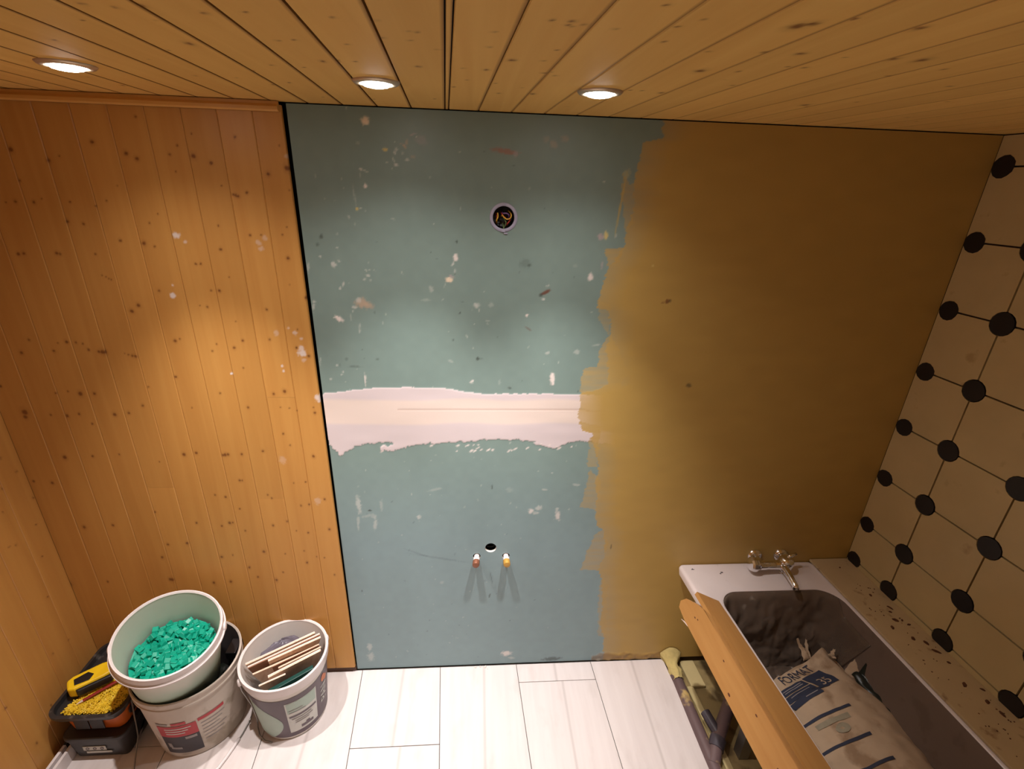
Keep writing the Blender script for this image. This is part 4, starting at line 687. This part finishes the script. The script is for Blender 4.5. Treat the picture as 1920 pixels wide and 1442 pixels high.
# clear film draped over the wall end of the tub
pf = tag(empty('plastic_film', (1.8, -.2, .40)), 'crumpled dusty clear plastic film draped in bathtub below mixer', 'plastic'); po = Vector((1.8, -.2, .40))
def film(u, v):
    """a sheet lying on the basin: each point is dropped on the enamel and lifted along its normal by the crumple"""
    lx = .098+(.588-.098)*u; d0 = .160; d1 = max(.29, min(.43, back_d((BX+lx+T*.35-SX)/SHW)-.015+.02*mnoise.noise(Vector((u*5, 3, 1))))); d = d0+(d1-d0)*v
    hit = basin_tree.ray_cast(Vector(TD(BX+lx, d, .7)), Vector((0, 0, -1)))
    p, n = (hit[0], hit[1]) if hit[0] else (Vector(TD(BX+lx, d, .56)), Vector((0, 0, 1)))
    if n.z < 0: n = -n
    w = .014+.016*fbm((lx*8, d*10, p.z*5), 4)+.014*abs(mnoise.noise(Vector((lx*20, d*24, p.z*14))))
    w += .05*max(0, v-.55)*(1-abs(u-.45)*1.4)
    return tuple(p+n*max(.004, w)*min(1, 5*u+.1, 5*(1-u)+.1, 6*v+.1)-po)
ob_ = obj('film_sheet', MB().grid(film, 110, 80), M['film'], pf, True)
md = ob_.modifiers.new('t', 'SOLIDIFY'); md.thickness = .0008

# ------------------------------------------------------------------ dirt on the ledge
rl = random.Random(21)
def crumb(x, d, z, sx, sd, h, rz, n=7):
    L0 = []; 
    for k, (f, zz) in enumerate(((1, 0), (.9, .5), (.45, 1))):
        L0.append([(x+(sx*math.cos(2*math.pi*i/n)*math.cos(rz)-sd*math.sin(2*math.pi*i/n)*math.sin(rz))*f*(1+.25*math.sin(i*2.1+x*90)), -(d+(sx*math.cos(2*math.pi*i/n)*math.sin(rz)+sd*math.sin(2*math.pi*i/n)*math.cos(rz))*f), z+h*zz) for i in range(n)])
    return L0
spots = [(2.165, .338, .012, .008), (2.125, .37, .010, .006), (2.165, .42, .009, .007), (2.198, .44, .011, .006), (2.205, .475, .016, .005), (2.19, .60, .012, .007), (2.21, .66, .01, .006), (2.22, .70, .012, .005), (2.16, .215, .007, .005), (2.175, .30, .006, .004), (2.20, .36, .008, .004), (2.19, .28, .012, .003), (2.235, .84, .012, .009), (2.14, .06, .004, .003), (2.19, .34, .006, .004), (2.21, .52, .007, .004), (2.235, .62, .008, .004)]
mb = MB()
for x, d, a, b in spots: mb.loops(crumb(x-.005, d, .598, a, b, .004, rl.uniform(0, 3)), True, True)
for _ in range(60):
    d = rl.uniform(.15, .95); mb.loops(crumb(2.075+T*d+rl.random()*.11, d, .598, rl.uniform(.001, .004), rl.uniform(.001, .003), .002, rl.uniform(0, 3), 5), True, True)
tag(obj('dirt_crumbs', mb, M['dirt']), 'dark crumbs of dirt scattered on cream ledge by tiled wall', 'dirt', kind='stuff')

# ------------------------------------------------------------------ drain pipe along the floor edge
dp = tag(empty('drain_pipe', (1.487, -.3, -.03)), 'mortar-smeared purple-grey drain pipe along edge of floor tiles', 'pipe'); do = Vector((1.487, -.3, -.03))
q = lambda *p: tuple(Vector(p)-do)
obj('main_pipe', MB().tube([q(1.484, -.012, -.006), q(1.484, -.14, -.006), q(1.486, -.3, -.006), q(1.489, -.44, -.006), q(1.494, -.6, -.006), q(1.52, -1.2, -.006)], .0265, 24), M['purple'], dp, True, angle=50)
obj('branch', MB().tube([q(1.489, -.47, -.004), q(1.520, -.42, .004), q(1.565, -.36, .018), q(1.66, -.25, .03)], [.0265, .027, .027, .027], 24), M['purple'], dp, True, angle=50)
obj('collar', MB().tube([q(1.522, -.418, .005), q(1.548, -.383, .013)], .031, 24), M['greypipe'], dp, True, angle=50)
obj('stub', MB().tube([q(1.556, -.385, .018), q(1.542, -.33, .026), q(1.533, -.285, .030)], [.019, .020, .020], 20), M['greypipe'], dp, True, angle=50)
def mud_fn(u, v):
    a = 2*math.pi*u; r = .030+.012*mnoise.noise(Vector((math.cos(a)*2, math.sin(a)*2, v*4)))+(.02*max(0, .25-v)/.25)
    return q(1.484+r*math.cos(a)*(1.0-.2*v), -.004-.115*v, .002+r*math.sin(a)*.9+.028*max(0, .35-v)/.35)
obj('mortar_lump', MB().grid(mud_fn, 28, 14, wrap=True), M['mud'], dp, True)
db = tag(empty('black_rag', (1.56, -.66, -.03)), 'scrap of black glossy plastic beside drain pipe under corner plank', 'plastic')
obj('crumpled_scrap', MB().grid(lambda u, v: ((.045*math.cos(6.283*u)*math.sin(3.1416*v)*(1+.3*mnoise.noise(Vector((u*5, v*5, 1))))), .04*math.sin(6.283*u)*math.sin(3.1416*v), .032-.032*math.cos(3.1416*v)+.006*mnoise.noise(Vector((u*7, v*7, 4)))), 18, 10, wrap=True), M['bagblack'], db, True)

# ------------------------------------------------------------------ buckets
def cone_pt(h, rb, rt, th, z, off=0): r = rb+(rt-rb)*z/h+off; return (r*math.cos(th), r*math.sin(th), z)
def shell(parent, h, rb, rt, th, mat, name='shell', inner=None, n=64):
    pr = [(.001, 0), (rb-.006, 0), (rb, .006), (rt, h), (rt-th, h), (rb-th, .008), (.001, .008)]
    if not inner: return obj(name, MB().lathe(pr, n), mat, parent, True, angle=40)
    obj(name, MB().lathe(pr[:5], n), mat, parent, True, angle=40); obj('lining', MB().lathe(pr[4:], n), inner, parent, True, angle=40)
def cpatch(name, parent, h, rb, rt, a0, a1, z0, z1, mat, off=.0012, nu=20, nv=6):
    return obj(name, MB().grid(lambda u, v: cone_pt(h, rb, rt, math.radians(a0+(a1-a0)*u), z0+(z1-z0)*v, off), nu, nv), mat, parent, True)
def cshape(name, parent, h, rb, rt, a0, z0, ra, rz, mat, off, n=24):
    return obj(name, MB().add([cone_pt(h, rb, rt, math.radians(a0+ra*math.cos(6.2832*i/n)), z0+rz*math.sin(6.2832*i/n), off) for i in range(n)], [tuple(range(n))]), mat, parent)
# right bucket
HB, RB, RTt = .335, .128, .160
bk = tag(empty('white_bucket', (-.222, -.172, 0)), 'white bucket with aubergine label holding pale wood offcuts', 'bucket', 'white plastic buckets by the pine wall')
shell(bk, HB, RB, RTt, .0028, M['milky'])
obj('rim', MB().lathe([(RTt-.004, HB-.002), (RTt+.001, HB+.003), (RTt+.006, HB+.001), (RTt+.0075, HB-.010), (RTt+.0045, HB-.016), (RTt+.0035, HB-.036), (RTt+.0015, HB-.044), (RTt-.003, HB-.046)], 72), M['white'], bk, True, angle=40)
for a in (212, 38):
    c = math.radians(a); cc = (math.cos(c), math.sin(c)); r = RTt+.004
    obj('handle_lug', MB().lathe([(.004, 0), (.014, 0), (.014, .008), (.010, .011), (.004, .011)], 18, lambda x, y, z: ((r+z)*cc[0]-x*cc[1], (r+z)*cc[1]+x*cc[0], HB-.045+y)), M['white'], bk, True, angle=40)
LB = cpatch('label', bk, HB, RB, RTt, -150, 38, .018, .262, M['labelgrey'], .0010, 60, 8)
leaf_b = lambda z: -84-58*((z-.11)/.13)**2 if z > .11 else -84-22*((.11-z)/.09)**2
obj('label_leaf', MB().grid(lambda u, v: (lambda z: cone_pt(HB, RB, RTt, math.radians(-149+(leaf_b(z)+149)*u), z, .0018))(.022+.213*v), 24, 16), M['labelmint'], LB, True)
cpatch('label_panel', LB, HB, RB, RTt, -76, -29, .045, .235, M['labelpale'], .0018)
cpatch('label_panel_top', LB, HB, RB, RTt, -74, -31, .170, .232, M['labelmint'], .0024)
cpatch('label_bar', LB, HB, RB, RTt, -73, -31, .140, .150, M['labelgrey'], .0030)
for z, a0, a1 in ((.184, -72, -52), (.170, -72, -48), (.126, -70, -40), (.112, -66, -38), (.100, -66, -44)): cpatch('label_line', LB, HB, RB, RTt, a0, a1, z, z+.0045, M['inklight'], .0034, 8, 1)
cpatch('label_picture', LB, HB, RB, RTt, -58, -38, .058, .072, M['labelgrey'], .0030); cpatch('label_picture', LB, HB, RB, RTt, -50, -44, .072, .082, M['labelgrey'], .0030)
cshape('label_emblem', LB, HB, RB, RTt, -12, .228, 5, .020, M['labelor'], .0024)
cshape('label_emblem', LB, HB, RB, RTt, -6, .216, 4, .014, M['labelor'], .0026)
tm = text_mesh('PAN', .052); tm.v = [cone_pt(HB, RB, RTt, math.radians(-5-v[1]*410), .095+v[0], .0026) for v in tm.v]
obj('label_lettering', tm, M['labelpale'], LB)
def bail(parent, r0, zl, a_mid, span, drop, mat, r=.0026, hang=.0):
    pts = []
    for i in range(37):
        a = math.radians(a_mid-span/2+span*i/36); k = math.sin(math.pi*i/36)
        z = zl+(drop-zl)*min(1, k*1.6)**1.0; rr = r0+hang*k; pts.append((rr*math.cos(a), rr*math.sin(a), z))
    return obj('wire_handle', MB().tube(pts, r, 8), mat, parent, True)
la = [(math.radians(a), r, z) for a, r, z in ((205, RTt+.012, HB-.04), (203, RTt+.010, HB-.12), (203, .150, .12), (205, .142, .03), (212, .146, .008), (225, .150, .004), (240, .150, .004), (252, .144, .004))]
obj('wire_handle', MB().tube([(r*math.cos(a), r*math.sin(a), z) for a, r, z in la], .0028, 8), M['steel'], bk, True)

# lower grey mortar bucket
HL, RL, RLt = .340, .158, .184
mbk = tag(empty('mortar_bucket', (-.583, -.190, 0)), 'dusty grey-white mortar bucket with red label under another bucket', 'bucket')
shell(mbk, HL, RL, RLt, .003, M['mortar'], inner=M['mortar_in'])
obj('rim', MB().lathe([(RLt-.0035, HL-.001), (RLt+.001, HL+.004), (RLt+.005, HL+.001), (RLt+.005, HL-.010), (RLt+.002, HL-.014), (RLt+.0015, HL-.028), (RLt+.004, HL-.030), (RLt+.004, HL-.036), (RLt-.002, HL-.038)], 72), M['mortar'], mbk, True, angle=40)
A0, A1 = -107, -62
LR = cpatch('label_red', mbk, HL, RL, RLt, A0, A1, .140, .205, M['labelred']); LD = cpatch('label_dark', mbk, HL, RL, RLt, A0, A1, .035, .140, M['labeldark'])
cpatch('label_strip', mbk, HL, RL, RLt, -60, -30, .198, .214, M['labelred']); cpatch('label_strip', mbk, HL, RL, RLt, -88, -72, .210, .224, M['labelred'])
cpatch('label_strip', mbk, HL, RL, RLt, -107, -92, .212, .222, M['inklight'])
cpatch('label_chip', LD, HL, RL, RLt, -78, -65, .120, .134, M['inklight'], .002); cpatch('label_chip', LD, HL, RL, RLt, -100, -86, .062, .074, M['inklight'], .002); cpatch('label_chip', LD, HL, RL, RLt, -102, -97, .074, .100, M['inklight'], .002)
for i in range(6): cpatch('label_line', mbk, HL, RL, RLt, -58, -30-(i % 3)*4, .176-.020*i, .180-.020*i, M['inklight'], .0012, 10, 1)
for i in range(3): cpatch('label_line', LR, HL, RL, RLt, -98, -68-(i*4), .186-.014*i, .191-.014*i, M['labelpale'], .002, 10, 1)
hp = [(.186, .06, HL-.03), (.194, .05, HL-.12), (.200, .02, .10), (.198, -.005, .02), (.192, -.03, .006), (.186, -.08, .004), (.174, -.128, .004), (.150, -.205, .004), (.10, -.262, .004), (.02, -.29, .004), (-.08, -.28, .004), (-.16, -.20, .006), (-.195, -.10, .05), (-.192, -.06, HL-.03)]
WH = obj('wire_handle', MB().tube(hp, .0030, 8), M['steel'], mbk, True)
obj('handle_grip', MB().tube([(.181, -.10, .007), (.174, -.128, .007), (.163, -.168, .007), (.150, -.205, .007), (.13, -.232, .007), (.10, -.262, .007)], .0062, 12), M['white'], WH, True)
def rag(u, v): 
    a = 6.2832*u; r = .150*math.sqrt(v); return (r*math.cos(a), r*math.sin(a), .12+.035*fbm((math.cos(a)*r*14, math.sin(a)*r*14, 2)))
mt = tag(obj('black_rags', MB().grid(rag, 36, 12, wrap=True), M['bagblack'], None, True, loc=(-.583, -.190, 0)), 'dark crumpled rubbish at bottom of dusty mortar bucket', 'rubbish')
blk = tag(empty('black_clip', (-.455, -.10, .25)), 'black plastic piece at rim inside dusty mortar bucket', 'plastic')
obj('bracket', MB().box(-.010, .030, -.05, .02, .03, .066).box(.012, .018, -.05, .02, -.12, .03), M['black'], blk, bevel=.003)

# upper pail, standing tilted inside the mortar bucket
HP, RP, RPt = .34, .128, .166
axis = Vector((.147, -.166, 1)).normalized(); top = Vector((-.566, -.259, .563)); foot = top-axis*HP
ub = tag(empty('white_bucket', foot), 'white bucket full of teal plastic clips, tilted inside the mortar bucket', 'bucket', 'white plastic buckets by the pine wall')
ub.rotation_mode = 'QUATERNION'; ub.rotation_quaternion = Vector((0, 0, 1)).rotation_difference(axis)
shell(ub, HP, RP, RPt, .0028, M['pail'])
obj('rim', MB().lathe([(RPt-.004, HP-.002), (RPt+.001, HP+.004), (RPt+.005, HP+.003), (RPt+.007, HP-.006), (RPt+.006, HP-.026), (RPt+.0125, HP-.030), (RPt+.0125, HP-.037), (RPt+.004, HP-.040), (RPt-.003, HP-.040)], 80), M['white'], ub, True, angle=40)
for a in (198, 18):
    c = math.radians(a); cc = (math.cos(c), math.sin(c)); r = RPt+.006
    obj('handle_lug', MB().lathe([(.003, 0), (.018, 0), (.018, .006), (.012, .009), (.003, .009)], 18, lambda x, y, z: ((r+z)*cc[0]-x*cc[1], (r+z)*cc[1]+x*cc[0], HP-.030+y*.9)), M['white'], ub, True, angle=40)
# the fill: surface level in the room, about 11 cm below the brim
up = Vector((.05, -.055, 1)).normalized(); fc = foot+axis*.215
rot = Vector((0, 0, 1)).rotation_difference(axis)
def fill(u, v):
    a = 6.2832*u; r = .1385*math.sqrt(v) if v > 0 else .0005
    return tuple(fc+rot @ Vector((r*math.cos(a), r*math.sin(a), -.010+.016*fbm((r*math.cos(a)*16, r*math.sin(a)*16, 5), 3)-.05*r*math.sin(a-.7))))
tag(obj('clip_fill', MB().grid(fill, 40, 14, wrap=True), M['teal'], None, True), 'mass of teal plastic clips filling the tilted white bucket', 'clips', kind='stuff')
wg = MB().prism([(-.018, 0), (.018, 0), (.018, .004), (.004, .0045), (-.004, .013), (-.018, .015)], lambda x, z: (x, -.0085, z), lambda x, z: (x, .0085, z))
wme = mesh('tile_wedge', wg); wme.materials.append(M['teal']); bmw = bmesh.new(); bmw.from_mesh(wme); bmesh.ops.bevel(bmw, geom=bmw.edges[:], offset=.0008, segments=1, affect='EDGES'); bmw.to_mesh(wme); bmw.free()
rwd = random.Random(4)
for i in range(170):
    r = .122*math.sqrt((i+.5)/170); a = i*2.39996
    x, y = r*math.cos(a), r*math.sin(a)
    loc = fc+rot @ Vector((x, y, -.004+.016*fbm((x*16, y*16, 5), 3)-.05*r*math.sin(a-.7)+rwd.uniform(-.002, .007)))
    o_ = bpy.data.objects.new('tile_wedge', wme); COL.objects.link(o_); o_.location = loc
    o_.rotation_euler = (rwd.uniform(-.7, .7), rwd.uniform(-.6, .6), rwd.uniform(0, 6.28)); sc_ = rwd.uniform(.85, 1.25); o_.scale = (sc_,)*3
    tag(o_, 'teal plastic levelling wedge among many in the tilted bucket', 'wedge', 'teal wedges in the bucket')

# offcuts in the right bucket
bo2 = Vector((-.222, -.172, 0))
dirv = Vector((math.cos(math.radians(28)), math.sin(math.radians(28)), 0)); nrm = Vector((-dirv.y, dirv.x, 0))
OFF = [  # offset along nrm, start, end along dirv, top height at start/end, thickness, face mat, label
 (.026, -.138, .124, .322, .352, .011, 'lathw', 'white-edged long offcut, rearmost of those in the bucket'),
 (.008, -.132, .140, .320, .350, .012, 'lathw', 'second offcut from the back, its white edge chipped, in the bucket'),
 (-.006, -.060, .140, .330, .346, .011, 'lathw', 'third offcut from the back, pinkish front end, in the bucket'),
 (-.022, -.120, .060, .300, .308, .008, 'lath', 'low pale wooden lath in the middle of the bucket offcuts'),
 (-.034, -.050, .128, .318, .336, .008, 'lath', 'yellowish wooden lath fifth from the back in the bucket'),
 (-.050, -.030, .132, .314, .338, .007, 'lath', 'thin wooden lath beside the frontmost white offcut in bucket'),
 (-.066, -.070, .128, .306, .342, .012, 'lathw', 'frontmost thick white offcut beside dark green plastic in bucket'),
 (-.084, -.105, -.01, .298, .300, .008, 'lathw', 'short white offcut at the front left inside the bucket')]
for i, (n_, s0, s1, z0, z1, th, fm, lab) in enumerate(OFF):
    t = tag(empty('tile_offcut', tuple(bo2+nrm*n_+Vector((0, 0, .012)))), lab, 'offcut', 'pale offcuts in the right bucket')
    def mk(f0, f1, zb): return MB().prism([(s0+.03*(1 if s0 < -.1 else .3), zb), (min(s1, .10), zb), (s1, z1-.012), (s0, z0-.012)], lambda s, z: tuple(dirv*s+nrm*(f0-(z-.33)*.34)+Vector((0, 0, z))), lambda s, z: tuple(dirv*s+nrm*(f1-(z-.33)*.34)+Vector((0, 0, z))))
    obj('core', mk(-th/2, -th*.1, .15), M['lathb'] if i in (1, 4) else M['lath'], t, bevel=.0006)
    obj('face', mk(-th*.09, th/2, .15), M[fm], t, bevel=.0006)
gb = tag(empty('plastic_bag', tuple(bo2+nrm*.084)), 'crumpled grey plastic bag behind the offcuts in the bucket', 'bag')
def bagf(u, v):
    a = 6.2832*u; return (.105*math.cos(a)*math.sin(3.1416*v)*(1+.18*fbm((u*6, v*6, 1))), .034*math.sin(a)*math.sin(3.1416*v)*(1+.2*fbm((u*6, v*6, 9))), .215-.095*math.cos(3.1416*v)+.02*fbm((u*8, v*8, 3)))
obj('crumple', MB().grid(lambda u, v: tuple(Matrix.Rotation(math.radians(28), 3, 'Z') @ Vector(bagf(u, v))), 40, 24, wrap=True), M['sheet'], gb, True)
dg = tag(empty('green_sheet', tuple(bo2-nrm*.10)), 'dark green plastic sheet standing at the front inside the bucket', 'sheet')
obj('panel', MB().prism([(-.06, .02), (.07, .02), (.088, .312), (-.078, .285)], lambda s, z: tuple(dirv*s+nrm*(-.010)+Vector((0, 0, z))), lambda s, z: tuple(dirv*s+nrm*(.008)+Vector((0, 0, z)))), M['dgreen'], dg, bevel=.002)

# ------------------------------------------------------------------ organiser boxes at the left wall
BXZ = [(-.975, -.335), (-.80, -.345), (-.765, -.245), (-.79, -.09), (-.985, -.06)]
lb = tag(empty('black_case', (-.89, -.2, 0)), 'black plastic tool case on the floor under the orange case', 'case'); lo_ = Vector((-.89, -.2, 0))
def frame_box(x0, x1, y0, y1, z0, z1, r, taper=0, n=6, o=lo_):
    out = []
    for zz, tp in ((z0, taper), (z1, 0)):
        l = []
        for cx, cy, a0 in ((x1-r, y1-r, 0), (x0+r, y1-r, 90), (x0+r, y0+r, 180), (x1-r, y0+r, 270)):
            for k in range(n):
                a = math.radians(a0+90*k/(n-1)); l.append((cx+(r-tp)*math.cos(a)-o.x, cy+(r-tp)*math.sin(a)-o.y, zz-o.z))
        out.append(l)
    return out
obj('body', MB().loops(frame_box(-1.005, -.785, -.340, -.045, .0, .115, .030, .014), True, True), M['charcoal'], lb, True, angle=40, bevel=.004)
obj('lid', MB().loops(frame_box(-1.010, -.780, -.343, -.040, .108, .128, .032), True, True), M['charcoal'], lb, True, angle=40, bevel=.004)
def front(name, x0, x1, z0, z1, y, mat, parent, o, th=.002): obj(name, MB().box(x0-o.x, x1-o.x, y-th-o.y, y-o.y, z0-o.z, z1-o.z), mat, parent, bevel=.0008)
front('sticker', -.945, -.862, .052, .074, -.3355, M['labelpale'], lb, lo_); front('sticker', -.940, -.848, .032, .043, -.3330, M['labelpale'], lb, lo_)
for i in range(3): obj('sticker_symbol', MB().lathe([(.0065, 0), (.0065, .001), (.0045, .001), (.0045, 0)], 14, lambda x, y, z: (-.928+.026*i-lo_.x+x, -.3378-lo_.y-z, .063+y)), M['labelgrey'], lb)
for i, (y0_, y1_, z0_) in enumerate(((-.30, -.215, .02), (-.27, -.19, .045), (-.23, -.16, .03))):
    obj('side_mark', MB().add([(-.7835-lo_.x, y0_-lo_.y, z0_), (-.7835-lo_.x, y0_+.02-lo_.y, z0_), (-.7835-lo_.x, y1_-lo_.y, z0_+.055), (-.7835-lo_.x, y1_-.02-lo_.y, z0_+.055)], [(0, 1, 2, 3)]), M['inklight'], lb)
oc_ = tag(empty('orange_case', (-.89, -.2, .128)), 'orange tool case with black open tray on top, left corner', 'case'); oo = Vector((-.89, -.2, .128))
obj('body', MB().loops(frame_box(-1.005, -.785, -.318, -.045, .130, .216, .040, .012, o=oo), True, True), M['orange'], oc_, True, angle=40, bevel=.003)
front('latch', -.955, -.905, .150, .196, -.3165, M['charcoal'], oc_, oo, .004); front('latch', -.900, -.852, .150, .196, -.3165, M['charcoal'], oc_, oo, .004)
obj('hinge', MB().lathe([(.016, 0), (.016, .004), (.007, .005), (.007, 0)], 20, lambda x, y, z: (-.7845-oo.x+z, -.262-oo.y+x*1.2, .180-oo.z+y)), M['charcoal'], oc_, True, angle=40)
rim = frame_box(-1.030, -.768, -.345, -.012, .214, .248, .050, .012, 8, oo)
inr = frame_box(-1.018, -.780, -.333, -.024, .232, .249, .042, .004, 8, oo)
obj('tray', MB().loops([rim[0], [(p[0], p[1], .238-oo.z) for p in rim[1]], rim[1], inr[1], inr[0]], True, True), M['dusty_black'], oc_, True, angle=35)
# yellow spacers in the tray
ys = MB(); ry = random.Random(9)
pile = [(-.975, -.320), (-.815, -.322), (-.790, -.295), (-.785, -.06), (-.86, -.05), (-.90, -.10), (-.935, -.21)]
def in_pile(x, y):
    c = False
    for i in range(len(pile)):
        (x0, y0), (x1, y1) = pile[i], pile[(i+1) % len(pile)]
        if (y0 > y) != (y1 > y) and x < (x1-x0)*(y-y0)/(y1-y0)+x0: c = not c
    return c
cnt = 0
while cnt < 1500:
    x, y = ry.uniform(-1.0, -.78), ry.uniform(-.35, -.05)
    if not in_pile(x, y): continue
    cnt += 1; a = ry.uniform(0, 3.14); h = .236+ry.uniform(0, .014); l = .0085; w = .0016; R3 = Matrix.Rotation(a, 3, 'Z') @ Matrix.Rotation(ry.uniform(-.5, .5), 3, 'X')
    for ang in (0, math.pi/2):
        R4 = R3 @ Matrix.Rotation(ang, 3, 'Z'); ys.box(-l, l, -w, w, -w, w, lambda p, q_, r_: tuple(R4 @ Vector((p, q_, r_))+Vector((x, y, h))))
tag(obj('tile_spacers', ys, M['yspacer']), 'heap of small yellow tile spacers in the black tray', 'spacers', kind='stuff')
# yellow chalk line reel
cl = tag(empty('chalk_line', (-.935, -.205, .258)), 'yellow and black chalk line reel lying on the yellow spacers', 'tool'); cl.rotation_euler = (0, 0, math.radians(38))
prof = [(-.078, -.022), (-.058, -.034), (.030, -.036), (.062, -.028), (.070, 0), (.062, .028), (.030, .036), (-.058, .034), (-.078, .022)]
obj('body', MB().prism(prof, lambda x, y: (x, y, -.004), lambda x, y: (x, y, .040)), M['yellow'], cl, bevel=.007)
obj('side_grip', MB().prism([(-.056, -.018), (-.012, -.024), (.004, -.004), (-.012, .018), (-.056, .012)], lambda x, y: (x, y, .0395), lambda x, y: (x, y, .0425)), M['black'], cl, bevel=.002)
obj('grip_bar', MB().prism([(-.052, -.048), (.050, -.050), (.056, -.034), (-.056, -.032)], lambda x, y: (x, y, .004), lambda x, y: (x, y, .034)), M['black'], cl, bevel=.005)
obj('crank', MB().prism([(.052, -.030), (.082, -.034), (.088, -.018), (.060, -.012)], lambda x, y: (x, y, .030), lambda x, y: (x, y, .042)), M['black'], cl, bevel=.003)
pn = tag(empty('pencil', (-.870, -.235, .262)), 'dark red carpenter pencil beside the chalk line reel', 'pencil'); pn.rotation_euler = (0, math.radians(-3), math.radians(42))
obj('shaft', MB().tube([(-.075, 0, 0), (.082, 0, 0)], .0055, 6), M['red'], pn); obj('tip', MB().tube([(-.075, 0, 0), (-.092, 0, 0), (-.096, 0, 0)], [.0055, .0015, .0004], 6), M['lathw'], pn)
# white boards standing on edge along the left wall
for i, (xx, lab) in enumerate(((-1.066, 'thin white board standing on edge against left wall'), (-1.042, 'thin white board on edge, nearer the black case'))):
    t = tag(empty('white_board', TD(xx, .6, 0)), lab, 'board', 'white boards by the left wall')
    obj('panel', MB().box(-.0052, .0052, -.40, .285, .0, .056), M['white'], t, bevel=.0008)
    obj('shaded_end', MB().box(-.0058, .0058, .286, .30, .0, .057), M['charcoal'], t, bevel=.0008)  # shade over the far end, put into a charcoal piece
# plaster crumbs at the foot of the board
for i, (x, d, s_, lab) in enumerate(((.545, .012, .006, 'tiny plaster crumb on floor edge under the green board, leftmost'), (.568, .010, .005, 'tiny plaster crumb, second from left under the green board'), (.592, .012, .007, 'largest plaster crumb at the foot of the green board'), (.602, .022, .003, 'smallest plaster crumb, in front of the largest one'))):
    tag(obj('plaster_crumb', MB().loops(crumb(0, 0, 0, s_, s_*.8, s_*.9, i), True, True), M['plaster'], loc=(x, -d, 0)), lab, 'crumb', 'plaster crumbs on the floor')
